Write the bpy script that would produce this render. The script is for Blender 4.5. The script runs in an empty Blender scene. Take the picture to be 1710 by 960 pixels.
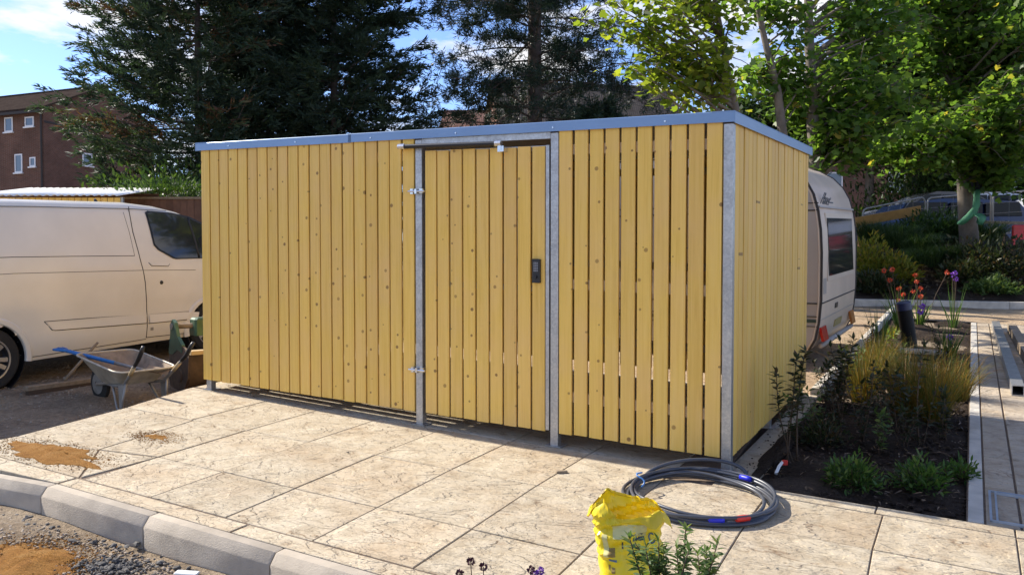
import bpy, math, random
import numpy as np
from mathutils import Vector, Matrix, noise as mnoise
R_ = math.radians
random.seed(7); rng = np.random.default_rng(7)
scn = bpy.context.scene
# ------------------------------------------------------------------ camera, sky, sun, exposure
CAMZ = 1.5652; FPX = 1350.0; PITCH = R_(1.8244)
cam = bpy.data.cameras.new('camera'); camo = bpy.data.objects.new('camera', cam)
scn.collection.objects.link(camo); scn.camera = camo
cam.sensor_fit = 'HORIZONTAL'; cam.sensor_width = 36; cam.lens = 36*FPX/1710
cam.clip_start = 0.05; cam.clip_end = 2000
camo.location = (0, 0, CAMZ); camo.rotation_euler = (math.pi/2-PITCH, 0, 0)
SUN_AZ = (-0.847, 0.534); SUN_EL = R_(38.5)
world = bpy.data.worlds.new('World'); scn.world = world; world.use_nodes = True
wt = world.node_tree; wn = wt.nodes; wl = wt.links
bg = wn['Background']; bg.inputs[1].default_value = 0.083
sky = wn.new('ShaderNodeTexSky'); sky.sky_type = 'NISHITA'; sky.sun_disc = False
sky.sun_elevation = SUN_EL; sky.sun_rotation = math.atan2(SUN_AZ[0], SUN_AZ[1])
sky.air_density = 1.0; sky.dust_density = 0.15; sky.ozone_density = 3.0; sky.altitude = 50
# fair-weather clouds spread over the whole sky
tc = wn.new('ShaderNodeTexCoord'); sep = wn.new('ShaderNodeSeparateXYZ'); wl.new(tc.outputs['Generated'], sep.inputs[0])
def wmath(op, a, b):
    n = wn.new('ShaderNodeMath'); n.operation = op
    for i, x in enumerate((a, b)):
        if hasattr(x, 'links'): wl.new(x, n.inputs[i])
        else: n.inputs[i].default_value = x
    return n.outputs[0]
zz = wmath('ADD', wmath('MAXIMUM', sep.outputs[2], 0.0), 0.12)
cmb = wn.new('ShaderNodeCombineXYZ')
wl.new(wmath('DIVIDE', sep.outputs[0], zz), cmb.inputs[0]); wl.new(wmath('DIVIDE', sep.outputs[1], zz), cmb.inputs[1])
cn = wn.new('ShaderNodeTexNoise'); cn.inputs['Scale'].default_value = 1.9; cn.inputs['Detail'].default_value = 9; cn.inputs['Roughness'].default_value = 0.58
cmb.inputs[2].default_value = 7.1
wl.new(cmb.outputs[0], cn.inputs['Vector'])
cr = wn.new('ShaderNodeValToRGB'); cr.color_ramp.elements[0].position = 0.50; cr.color_ramp.elements[1].position = 0.62
wl.new(cn.outputs['Fac'], cr.inputs[0])
cmix = wn.new('ShaderNodeMixRGB'); cmix.inputs[2].default_value = (4.1, 4.1, 4.2, 1)
wl.new(cr.outputs[0], cmix.inputs[0])
skm = wn.new('ShaderNodeMixRGB'); skm.blend_type = 'MULTIPLY'; skm.inputs[0].default_value = 1.0; skm.inputs[2].default_value = (0.62, 0.66, 0.85, 1)
wl.new(sky.outputs[0], skm.inputs[1]); wl.new(skm.outputs[0], cmix.inputs[1]); wl.new(cmix.outputs[0], bg.inputs[0])
sl = bpy.data.lights.new('sun', 'SUN'); sl.energy = 2.75; sl.angle = R_(0.53); sl.color = (1.0, 0.93, 0.82)
so = bpy.data.objects.new('sun', sl); scn.collection.objects.link(so)
_d = Vector((SUN_AZ[0]*math.cos(SUN_EL), SUN_AZ[1]*math.cos(SUN_EL), math.sin(SUN_EL)))
so.rotation_euler = (-_d).to_track_quat('-Z', 'Y').to_euler(); so.location = (-20, 12, 25)
vs = scn.view_settings; vs.view_transform = 'Standard'; vs.look = 'None'; vs.gamma = 1.0; vs.use_curve_mapping = False
vs.exposure = 1.68
scn.render.engine = 'CYCLES'; scn.cycles.max_bounces = 8; scn.cycles.transparent_max_bounces = 8
# ------------------------------------------------------------------ site frame: s to the right along the shed front, v to the back, w up from the sloping site
ES = (0.86917, -0.49452); EV = (0.49452, 0.86917); R0 = (1.34444, 5.02559)
G0, G1 = -0.0075772, 0.0502045
GS = G0*ES[0]+G1*ES[1]; GV = G0*EV[0]+G1*EV[1]
ANG = math.atan2(ES[1], ES[0])
def PL(x, y): return G0*x+G1*y
def W(s, v, w=0.0):
    x = R0[0]+s*ES[0]+v*EV[0]; y = R0[1]+s*ES[1]+v*EV[1]
    return Vector((x, y, PL(x, y)+w))
def SV(x, y):
    dx, dy = x-R0[0], y-R0[1]
    return dx*ES[0]+dy*ES[1], dx*EV[0]+dy*EV[1]
CP, SP = math.cos(PITCH), math.sin(PITCH)
def ray(px, py):
    a = (px-855)/FPX; b = -(py-480)/FPX
    return Vector((a, CP+b*SP, -SP+b*CP))
def AT(px, py, Y):                      # point on that pixel's ray at a depth chosen for the thing
    r = ray(px, py); t = Y/r.y
    return Vector((r.x*t, Y, CAMZ+r.z*t))
def GP(px, py, off=0.0):                # pixel ray meets the sloping site (+off)
    r = ray(px, py); t = (off-CAMZ)/(r.z-G0*r.x-G1*r.y)
    return Vector((r.x*t, r.y*t, CAMZ+r.z*t))
def sstep(a, b, x):
    t = min(1, max(0, (x-a)/(b-a))); return t*t*(3-2*t)
def fbm(x, y, z=0.0, o=4):
    return mnoise.fractal(Vector((x, y, z)), 1.0, 2.0, o)
# edging line in front of the bank
EB0 = GP(1445, 511); EB1 = GP(1710, 516)
_ed = Vector((EB1.x-EB0.x, EB1.y-EB0.y)).normalized(); _en = Vector((-_ed.y, _ed.x))
if _en.y < 0: _en = -_en
def bank_e(x, y): return (x-EB0.x)*_en.x+(y-EB0.y)*_en.y
def ground_z(x, y):
    s, v = SV(x, y); u = -s
    yc = min(y, 17.0); base = PL(max(min(x, 30), -30), yc)
    o_left = -0.155-0.027*min(max(v+2.4, 0), 2.5)
    k = sstep(5.0, 3.0, u)*sstep(1.2, 2.6, v)
    o = o_left*(1-k)+(-0.05)*k
    z = base+o
    e = bank_e(x, y); m = sstep(2.5, 0.5, u)
    z += m*(1.25*sstep(0.1, 4.6, e)+0.10*sstep(-0.15, 0.05, e))
    return z
# ------------------------------------------------------------------ material helpers
class NT:
    def __init__(self, name):
        self.m = bpy.data.materials.new(name); self.m.use_nodes = True
        self.t = self.m.node_tree; self.n = self.t.nodes; self.b = self.n['Principled BSDF']; self.out = self.n['Material Output']
    def lk(self, a, b): self.t.links.new(a, b)
    def node(self, typ, **kw):
        n = self.n.new(typ)
        for k, v in kw.items(): setattr(n, k, v)
        return n
    def val(self, sock, v):
        if hasattr(v, 'links'): self.lk(v, sock)
        else: sock.default_value = v
    def math(self, op, a, b=0.0, clamp=False):
        n = self.node('ShaderNodeMath', operation=op); n.use_clamp = clamp
        self.val(n.inputs[0], a); self.val(n.inputs[1], b); return n.outputs[0]
    def coords(self, kind='Object', scale=(1, 1, 1), rnd=0.0):
        tcn = self.node('ShaderNodeTexCoord'); mp = self.node('ShaderNodeMapping')
        src = tcn.outputs[kind]
        if rnd:
            oi = self.node('ShaderNodeObjectInfo'); va = self.node('ShaderNodeVectorMath', operation='ADD')
            ml = self.math('MULTIPLY', oi.outputs['Random'], rnd)
            cx = self.node('ShaderNodeCombineXYZ'); self.lk(ml, cx.inputs[0]); self.lk(self.math('MULTIPLY', ml, 1.7), cx.inputs[1]); self.lk(self.math('MULTIPLY', ml, 2.3), cx.inputs[2])
            self.lk(src, va.inputs[0]); self.lk(cx.outputs[0], va.inputs[1]); src = va.outputs[0]
        self.lk(src, mp.inputs['Vector']); mp.inputs['Scale'].default_value = scale
        return mp.outputs[0]
    def noise(self, vec, scale=5, detail=4, rough=0.55, dist=0.0, out='Fac'):
        n = self.node('ShaderNodeTexNoise'); n.inputs['Scale'].default_value = scale; n.inputs['Detail'].default_value = detail
        n.inputs['Roughness'].default_value = rough; n.inputs['Distortion'].default_value = dist; self.lk(vec, n.inputs['Vector'])
        return n.outputs[out]
    def ramp(self, fac, stops):
        n = self.node('ShaderNodeValToRGB'); e = n.color_ramp.elements
        while len(e) < len(stops): e.new(0.5)
        for i, (p, c) in enumerate(stops):
            e[i].position = p; e[i].color = (c, c, c, 1) if isinstance(c, (int, float)) else (c[0], c[1], c[2], 1)
        self.lk(fac, n.inputs[0]); return n.outputs[0]
    def mix(self, fac, a, b, mode='MIX'):
        n = self.node('ShaderNodeMixRGB', blend_type=mode)
        self.val(n.inputs[0], fac)
        for i, x in ((1, a), (2, b)):
            if hasattr(x, 'links'): self.lk(x, n.inputs[i])
            else: n.inputs[i].default_value = (x[0], x[1], x[2], 1)
        return n.outputs[0]
    def bump(self, h, strength=0.5, dist=0.01):
        n = self.node('ShaderNodeBump'); n.inputs['Strength'].default_value = strength; n.inputs['Distance'].default_value = dist
        self.lk(h, n.inputs['Height']); self.lk(n.outputs[0], self.b.inputs['Normal']); return n
    def rnd(self, lo, hi):
        oi = self.node('ShaderNodeObjectInfo'); mr = self.node('ShaderNodeMapRange')
        self.lk(oi.outputs['Random'], mr.inputs[0]); mr.inputs[3].default_value = lo; mr.inputs[4].default_value = hi; return mr.outputs[0]
    def fin(self, col, rough=0.6, metal=0.0, spec=0.5):
        self.val(self.b.inputs['Base Color'], col if hasattr(col, 'links') else (col[0], col[1], col[2], 1))
        self.val(self.b.inputs['Roughness'], rough); self.b.inputs['Metallic'].default_value = metal
        self.b.inputs['Specular IOR Level'].default_value = spec; return self.m
def plain(name, col, rough=0.6, metal=0.0, var=0.18, scale=9, bump=0.0, bscale=80, spec=0.5, rnd=0.0, kind='Object'):
    t = NT(name); c = t.coords(kind, rnd=3.0)
    f = t.ramp(t.noise(c, scale, 5), [(0.25, 1-var), (0.75, 1+var)])
    k = t.mix(1.0, col, f, 'MULTIPLY')
    if rnd: k = t.mix(1.0, k, t.ramp(t.rnd(0, 1), [(0, 1-rnd), (1, 1+rnd)]), 'MULTIPLY')
    if bump: t.bump(t.noise(c, bscale, 4), bump, 0.01)
    return t.fin(k, rough, metal, spec)
def leafmat(name, stops, trans=0.45, rough=0.5, tint=(1.5, 1.5, 0.7)):
    t = NT(name); at = t.node('ShaderNodeAttribute'); at.attribute_name = 'var'
    col = t.ramp(at.outputs['Fac'], stops)
    t.fin(col, rough, 0, 0.35)
    tr = t.node('ShaderNodeBsdfTranslucent'); t.lk(t.mix(1.0, col, tint, 'MULTIPLY'), tr.inputs[0])
    ms = t.node('ShaderNodeMixShader'); ms.inputs[0].default_value = trans
    t.lk(t.b.outputs[0], ms.inputs[1]); t.lk(tr.outputs[0], ms.inputs[2]); t.lk(ms.outputs[0], t.out.inputs[0])
    return t.m
def m_wood():
    t = NT('yellow_stained_softwood'); c = t.coords('Object', rnd=40.0)
    st = t.node('ShaderNodeMapping'); st.inputs['Scale'].default_value = (55, 55, 1.6); t.lk(c, st.inputs[0])
    g = t.noise(st.outputs[0], 1.0, 5, 0.6, 0.6)
    b = t.noise(c, 2.2, 3)
    col = t.ramp(g, [(0.22, (0.70, 0.425, 0.075)), (0.5, (0.82, 0.53, 0.118)), (0.78, (0.86, 0.58, 0.17))])
    col = t.mix(t.ramp(b, [(0.42, 0.0), (0.72, 0.55)]), col, (0.80, 0.50, 0.19))
    sp = t.node('ShaderNodeSeparateXYZ'); t.lk(c, sp.inputs[0]); cb = t.node('ShaderNodeCombineXYZ')
    t.lk(sp.outputs[0], cb.inputs[0]); t.lk(sp.outputs[2], cb.inputs[1])
    vo = t.node('ShaderNodeTexVoronoi', voronoi_dimensions='2D'); vo.inputs['Scale'].default_value = 6.5; t.lk(cb.outputs[0], vo.inputs['Vector'])
    scv = t.node('ShaderNodeSeparateColor'); t.lk(vo.outputs['Color'], scv.inputs[0])
    gate = t.math('GREATER_THAN', scv.outputs[0], 0.60)
    size = t.math('ADD', t.math('MULTIPLY', scv.outputs[1], 0.075), 0.035)
    kn = t.math('MULTIPLY', t.ramp(t.math('DIVIDE', vo.outputs['Distance'], size), [(0.65, 1.0), (1.0, 0.0)]), gate)
    halo = t.math('MULTIPLY', t.ramp(t.math('DIVIDE', vo.outputs['Distance'], size), [(0.8, 0.5), (2.6, 0.0)]), gate)
    col = t.mix(halo, col, (0.42, 0.24, 0.06)); col = t.mix(t.math('MULTIPLY', kn, t.math('ADD', t.math('MULTIPLY', scv.outputs[2], 0.5), 0.35)), col, (0.22, 0.11, 0.035))
    col = t.mix(1.0, col, t.ramp(t.rnd(0, 1), [(0, (0.93, 0.91, 0.92)), (0.5, (1, 1, 1)), (1, (1.05, 1.04, 0.98))]), 'MULTIPLY')
    t.bump(g, 0.25, 0.004)
    return t.fin(col, 0.55, 0, 0.35)
def m_paving(name='stamped_buff_concrete', base=((0.37, 0.295, 0.20), (0.48, 0.405, 0.29), (0.55, 0.475, 0.355))):
    t = NT(name); c = t.coords('Object', rnd=30.0)
    mp = t.node('ShaderNodeMapping'); mp.inputs['Scale'].default_value = (1.0, 2.1, 1); mp.inputs['Rotation'].default_value = (0, 0, 0.6); t.lk(c, mp.inputs[0])
    n1 = t.noise(c, 7.0, 9, 0.66, 0.15); n2 = t.noise(c, 45, 6, 0.7); n3 = t.noise(c, 1.6, 4, 0.55)
    rg = t.noise(mp.outputs[0], 2.0, 5, 0.5, 0.25)
    rg2 = t.noise(mp.outputs[0], 5.5, 8, 0.62, 0.2)
    def crack(f, wd): return t.ramp(t.math('ABSOLUTE', t.math('SUBTRACT', f, 0.5)), [(0.0, 1.0), (wd, 0.0)])
    step = t.ramp(rg, [(0.40, 0.0), (0.415, 0.33), (0.495, 0.36), (0.51, 0.66), (0.59, 0.7), (0.605, 1.0)])
    step2 = t.ramp(rg2, [(0.44, 0.0), (0.46, 0.5), (0.55, 0.5), (0.57, 1.0)])
    col = t.ramp(n1, [(0.30, base[0]), (0.47, base[1]), (0.68, base[2])])
    col = t.mix(t.ramp(n3, [(0.48, 0.0), (0.72, 0.50)]), col, (0.36, 0.25, 0.145))
    mask = t.ramp(t.noise(c, 3.1, 3), [(0.44, 0.0), (0.60, 1.0)])
    lines = t.math('MULTIPLY', t.math('MAXIMUM', crack(rg, 0.011), t.math('MULTIPLY', crack(rg2, 0.014), 0.35)), mask)
    col = t.mix(t.math('MULTIPLY', lines, 0.8), col, (0.20, 0.125, 0.07))
    col = t.mix(t.ramp(n2, [(0.60, 0.0), (0.76, 0.35)]), col, (0.27, 0.18, 0.11))
    col = t.mix(t.math('MULTIPLY', t.ramp(t.noise(c, 16, 6, 0.7, 0.3), [(0.57, 0.0), (0.72, 0.45)]), mask), col, (0.25, 0.15, 0.08))
    col = t.mix(1.0, col, t.ramp(t.rnd(0, 1), [(0, 0.90), (1, 1.06)]), 'MULTIPLY')
    h = t.math('ADD', t.math('ADD', t.math('MULTIPLY', step, 1.0), t.math('MULTIPLY', step2, 0.35)), t.math('ADD', t.math('MULTIPLY', n1, 0.8), t.math('MULTIPLY', n2, 0.25)))
    t.bump(h, 1.0, 0.018)
    return t.fin(col, 0.82, 0, 0.25)
def m_dirt(name, c0, c1, c2, sc=3.0, b=0.9, bd=0.03, kind='Object'):
    t = NT(name); c = t.coords(kind)
    n1 = t.noise(c, sc, 8, 0.62, 0.3); n2 = t.noise(c, sc*14, 6, 0.65); n3 = t.noise(c, sc*60, 3)
    col = t.ramp(n1, [(0.3, c0), (0.5, c1), (0.72, c2)])
    col = t.mix(1.0, col, t.ramp(n2, [(0.3, 0.65), (0.7, 1.3)]), 'MULTIPLY')
    t.bump(t.math('ADD', n2, t.math('MULTIPLY', n3, 0.5)), b, bd)
    return t.fin(col, 0.95, 0, 0.15)
def m_galv():
    t = NT('galvanised_steel'); c = t.coords('Object', rnd=9.0)
    vo = t.node('ShaderNodeTexVoronoi'); vo.inputs['Scale'].default_value = 85; t.lk(c, vo.inputs['Vector'])
    sc_ = t.node('ShaderNodeSeparateColor'); t.lk(vo.outputs['Color'], sc_.inputs[0])
    f = t.math('ADD', t.math('MULTIPLY', sc_.outputs[0], 0.22), t.math('MULTIPLY', t.noise(c, 9, 5, 0.7), 0.78))
    col = t.ramp(f, [(0.25, (0.33, 0.33, 0.33)), (0.75, (0.56, 0.555, 0.54))])
    return t.fin(col, t.ramp(f, [(0.2, 0.5), (0.8, 0.32)]), 0.75)
def m_brick(name, c0, c1):
    t = NT(name); c = t.coords('Object')
    bn = t.node('ShaderNodeTexBrick'); bn.inputs['Scale'].default_value = 1.0; bn.inputs['Brick Width'].default_value = 0.225; bn.inputs['Row Height'].default_value = 0.075
    bn.inputs['Mortar Size'].default_value = 0.008
    sp = t.node('ShaderNodeSeparateXYZ'); t.lk(c, sp.inputs[0]); cb = t.node('ShaderNodeCombineXYZ')
    t.lk(t.math('ADD', sp.outputs[0], sp.outputs[1]), cb.inputs[0]); t.lk(sp.outputs[2], cb.inputs[1]); t.lk(cb.outputs[0], bn.inputs['Vector'])
    bn.inputs['Color1'].default_value = (*c0, 1); bn.inputs['Color2'].default_value = (*c1, 1); bn.inputs['Mortar'].default_value = (0.16, 0.13, 0.11, 1)
    col = t.mix(1.0, bn.outputs[0], t.ramp(t.noise(c, 0.8, 4), [(0.3, 0.8), (0.7, 1.2)]), 'MULTIPLY')
    return t.fin(col, 0.9, 0, 0.2)
def m_tiles(name, c0, c1):
    t = NT(name); c = t.coords('Object')
    w1 = t.node('ShaderNodeTexWave'); w1.inputs['Scale'].default_value = 3.0; w1.bands_direction = 'X'; t.lk(c, w1.inputs[0])
    w2 = t.node('ShaderNodeTexWave', wave_profile='SAW'); w2.inputs['Scale'].default_value = 2.2; w2.bands_direction = 'Z'; t.lk(c, w2.inputs[0])
    n = t.noise(c, 2.5, 6)
    col = t.ramp(n, [(0.3, c0), (0.7, c1)])
    t.bump(t.math('ADD', t.math('MULTIPLY', w1.outputs['Fac'], 0.25), w2.outputs['Fac']), 0.6, 0.05)
    return t.fin(col, 0.95, 0, 0.0)
def m_glass(name, col=(0.02, 0.025, 0.03), rough=0.05, alpha=1.0):
    t = NT(name); t.fin(col, rough, 0, 0.8)
    if alpha < 1: t.b.inputs['Alpha'].default_value = alpha
    return t.m
MT = dict(
 wood=m_wood(), pave=m_paving(), galv=m_galv(),
 joint=plain('joint_fill', (0.16, 0.115, 0.08), 0.95, var=0.3, scale=30),
 kerb=plain('kerb_concrete', (0.38, 0.325, 0.255), 0.9, var=0.22, scale=7, bump=0.35, bscale=120, rnd=0.06),
 edging=plain('edging_concrete', (0.50, 0.46, 0.39), 0.9, var=0.25, scale=6, bump=0.35, bscale=120),
 pathslab=m_paving('stamped_grey_concrete', ((0.33, 0.255, 0.18), (0.46, 0.38, 0.28), (0.53, 0.45, 0.34))),
 gravel=m_dirt('sandy_gravel_ground', (0.21, 0.155, 0.105), (0.34, 0.262, 0.18), (0.43, 0.345, 0.245), 1.7, 1.0, 0.05),
 soil=m_dirt('dark_planting_soil', (0.034, 0.024, 0.018), (0.068, 0.048, 0.035), (0.12, 0.088, 0.064), 3.2, 1.0, 0.06),
 sandpath=m_dirt('loose_sand', (0.30, 0.21, 0.13), (0.42, 0.31, 0.20), (0.50, 0.39, 0.26), 1.5, 0.8, 0.03),
 osand=m_dirt('orange_building_sand', (0.34, 0.15, 0.035), (0.46, 0.22, 0.055), (0.52, 0.28, 0.09), 9.0, 1.0, 0.03),
 stone=plain('crushed_stone', (0.32, 0.26, 0.195), 0.9, var=0.4, scale=12),
 dstone=plain('dark_crushed_stone', (0.095, 0.088, 0.08), 0.85, var=0.5, scale=14),
 cap=plain('blue_grey_coated_metal', (0.20, 0.30, 0.46), 0.32, 0.35, var=0.08, scale=3),
 roofm=plain('roof_sheet', (0.35, 0.38, 0.42), 0.45, 0.5),
 black=plain('black_plastic', (0.012, 0.012, 0.014), 0.4, var=0.1), blackm=plain('black_steel', (0.02, 0.02, 0.025), 0.35, 0.3, var=0.1),
 rail=plain('bare_pine_rail', (0.58, 0.46, 0.29), 0.8, var=0.15, scale=14), bright=plain('zinc_plated_fitting', (0.72, 0.73, 0.74), 0.25, 0.9, var=0.08),
 key=plain('keypad_key', (0.30, 0.31, 0.34), 0.5, var=0.05),
 van=plain('white_van_paint', (0.72, 0.68, 0.59), 0.22, 0.0, var=0.05, scale=2.5, spec=0.6),
 seam=plain('dark_panel_seam', (0.05, 0.045, 0.04), 0.8), cglass=plain('tinted_car_glass', (0.008, 0.01, 0.013), 0.25, spec=0.2), glass=m_glass('vehicle_glass', (0.02, 0.024, 0.03), 0.06),
 tyre=plain('tyre_rubber', (0.018, 0.017, 0.016), 0.85), rim=plain('alloy_wheel', (0.45, 0.44, 0.42), 0.35, 0.7),
 cpaint=plain('faded_cream_caravan_paint', (0.60, 0.485, 0.365), 0.4, var=0.10, scale=2.2, spec=0.4), cgrey=plain('caravan_side_aluminium', (0.38, 0.33, 0.28), 0.42, var=0.08, scale=2.0),
 green_d=plain('dark_green_stripe', (0.03, 0.06, 0.045), 0.5), red=plain('red_lamp_lens', (0.50, 0.015, 0.012), 0.2), amber=plain('orange_lens', (0.5, 0.16, 0.03), 0.25), plate=plain('yellow_plate', (0.35, 0.27, 0.10), 0.5),
 barrow=plain('dusty_galvanised_tray', (0.46, 0.42, 0.34), 0.6, 0.35, var=0.3, scale=9), mud=plain('dried_mortar', (0.24, 0.18, 0.125), 0.95, var=0.35, scale=10, bump=0.6, bscale=40),
 steelg=plain('grey_tube_steel', (0.28, 0.27, 0.25), 0.5, 0.5, var=0.2), blue=plain('blue_plastic_handle', (0.015, 0.14, 0.42), 0.4), tan=plain('worn_tan_sleeve', (0.42, 0.31, 0.16), 0.7),
 oldwood=plain('weathered_wood', (0.25, 0.19, 0.125), 0.85, var=0.3, scale=18), bgreen=plain('worn_green_steel', (0.045, 0.10, 0.06), 0.5, 0.2, var=0.35, scale=8), rust=plain('rusty_soiled_steel', (0.10, 0.066, 0.043), 0.85, 0.1, var=0.4, scale=12),
 pipe=plain('grey_cable_sheath', (0.055, 0.062, 0.08), 0.36, var=0.2, scale=6), btape=plain('blue_tape', (0.01, 0.02, 0.5), 0.4), rtape=plain('red_tape', (0.6, 0.03, 0.02), 0.4),
 yellow=plain('yellow_plastic_sack', (0.82, 0.62, 0.015), 0.35, var=0.08, scale=6), pale=plain('clear_sack_window', (0.62, 0.57, 0.24), 0.3), ink=plain('dark_print', (0.06, 0.07, 0.08), 0.5), inkb=plain('blue_grey_print', (0.07, 0.13, 0.19), 0.5), inkbr=plain('brown_print', (0.25, 0.17, 0.04), 0.5), yflap=plain('yellow_sack_inside', (0.72, 0.52, 0.01), 0.4),
 bark=plain('grey_maple_bark', (0.15, 0.125, 0.10), 0.9, var=0.4, scale=6, bump=0.6, bscale=18), pbark=plain('pine_bark', (0.10, 0.078, 0.066), 0.95, var=0.45, scale=7, bump=0.9, bscale=14), twig=plain('brown_twig', (0.085, 0.055, 0.035), 0.9),
 brickA=m_brick('brown_brick', (0.105, 0.05, 0.034), (0.14, 0.066, 0.044)), brickB=m_brick('red_brick', (0.20, 0.085, 0.055), (0.25, 0.11, 0.07)),
 tileA=m_tiles('brown_concrete_tiles', (0.04, 0.03, 0.026), (0.065, 0.05, 0.042)), tileB=m_tiles('pinkish_clay_tiles', (0.17, 0.10, 0.08), (0.24, 0.145, 0.115)), tileC=m_tiles('grey_brown_tiles', (0.10, 0.08, 0.065), (0.17, 0.14, 0.11)),
 upvc=plain('white_window_frame', (0.75, 0.76, 0.78), 0.4, var=0.03), pane=m_glass('house_glass', (0.10, 0.13, 0.17), 0.08), ltrim=plain('dark_fascia', (0.03, 0.025, 0.022), 0.7),
 white=plain('white_sheet', (0.72, 0.72, 0.70), 0.4, var=0.06), corr=plain('white_corrugated_sheet', (0.78, 0.78, 0.76), 0.5, var=0.05), fence=plain('brown_fence_board', (0.13, 0.065, 0.04), 0.85, var=0.25, scale=8, rnd=0.15),
 carblue=plain('dark_blue_car_paint', (0.012, 0.022, 0.06), 0.12, 0.2, var=0.04, spec=0.8), carwhite=plain('white_car_paint', (0.6, 0.62, 0.65), 0.2, var=0.04), cardark=plain('black_car_paint', (0.015, 0.016, 0.02), 0.12, var=0.04, spec=0.8),
 redp=plain('red_barrier_plastic', (0.62, 0.02, 0.02), 0.4), timber=plain('ochre_timber', (0.36, 0.19, 0.05), 0.8, var=0.2, scale=8), gfab=plain('green_fabric', (0.05, 0.20, 0.10), 0.7, var=0.25), dfab=plain('navy_webbing', (0.012, 0.016, 0.03), 0.7), orange=plain('orange_plastic', (0.75, 0.16, 0.02), 0.5),
 flor=plain('orange_red_petals', (0.55, 0.07, 0.02), 0.5, var=0.25, scale=20), flop=plain('purple_petals', (0.26, 0.08, 0.48), 0.6, var=0.3, scale=40), flod=plain('maroon_buds', (0.06, 0.01, 0.025), 0.7, var=0.3, scale=50), manh=plain('galvanised_frame', (0.40, 0.44, 0.50), 0.4, 0.6), bollard=plain('black_bollard_coating', (0.008, 0.007, 0.007), 0.5, var=0.3, spec=0.2), bblue=plain('navy_wrap', (0.012, 0.02, 0.07), 0.35), blueband=plain('cable_blue', (0.05, 0.17, 0.42), 0.4),
 maple=leafmat('maple_leaves', [(0.0, (0.055, 0.11, 0.028)), (0.55, (0.10, 0.175, 0.04)), (0.9, (0.17, 0.24, 0.05)), (1.0, (0.28, 0.23, 0.05))], 0.62, 0.45, (1.7, 1.75, 0.75)),
 maple_y=leafmat('pale_maple_leaves', [(0.0, (0.075, 0.12, 0.02)), (0.5, (0.14, 0.19, 0.03)), (1.0, (0.27, 0.28, 0.05))], 0.62, 0.45, (1.9, 1.9, 0.7)),
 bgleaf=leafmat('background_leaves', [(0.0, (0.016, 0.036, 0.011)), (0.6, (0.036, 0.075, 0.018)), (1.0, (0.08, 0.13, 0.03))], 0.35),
 cyp=leafmat('cypress_foliage', [(0.0, (0.024, 0.042, 0.032)), (0.6, (0.042, 0.072, 0.042)), (0.88, (0.07, 0.11, 0.045)), (1.0, (0.13, 0.065, 0.038))], 0.3, 0.6, (1.2, 1.3, 0.7)),
 pine=leafmat('pine_needles', [(0.0, (0.012, 0.03, 0.022)), (0.8, (0.03, 0.055, 0.03)), (1.0, (0.07, 0.05, 0.025))], 0.2, 0.5, (1.2, 1.3, 0.8)),
 shrub=leafmat('small_shrub_leaves', [(0.0, (0.06, 0.11, 0.04)), (0.6, (0.11, 0.18, 0.06)), (1.0, (0.20, 0.25, 0.09))], 0.45),
 dleaf=leafmat('dark_shrub_leaves', [(0.0, (0.022, 0.035, 0.016)), (0.7, (0.045, 0.06, 0.025)), (1.0, (0.10, 0.06, 0.035))], 0.3),
 ygrass=leafmat('golden_grass_blades', [(0.0, (0.07, 0.11, 0.025)), (0.5, (0.18, 0.16, 0.03)), (1.0, (0.32, 0.16, 0.03))], 0.45, 0.5, (1.3, 1.2, 0.8)),
 ggrass=leafmat('green_grass_blades', [(0.0, (0.035, 0.085, 0.02)), (0.6, (0.07, 0.14, 0.03)), (1.0, (0.14, 0.19, 0.05))], 0.4),
 dgrass=leafmat('bank_grass_painted_shade', [(0.0, (0.018, 0.042, 0.012)), (0.6, (0.036, 0.075, 0.02)), (1.0, (0.08, 0.11, 0.035))], 0.35),  # green grass darkened, the maple's shade put into its colour
 yleaf=leafmat('yellow_green_leaves', [(0.0, (0.10, 0.13, 0.02)), (0.6, (0.22, 0.22, 0.03)), (1.0, (0.32, 0.22, 0.04))], 0.45),
 debris=leafmat('dry_bark_and_twigs', [(0.0, (0.05, 0.032, 0.02)), (0.6, (0.14, 0.09, 0.055)), (1.0, (0.30, 0.21, 0.13))], 0.1),
)
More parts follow.
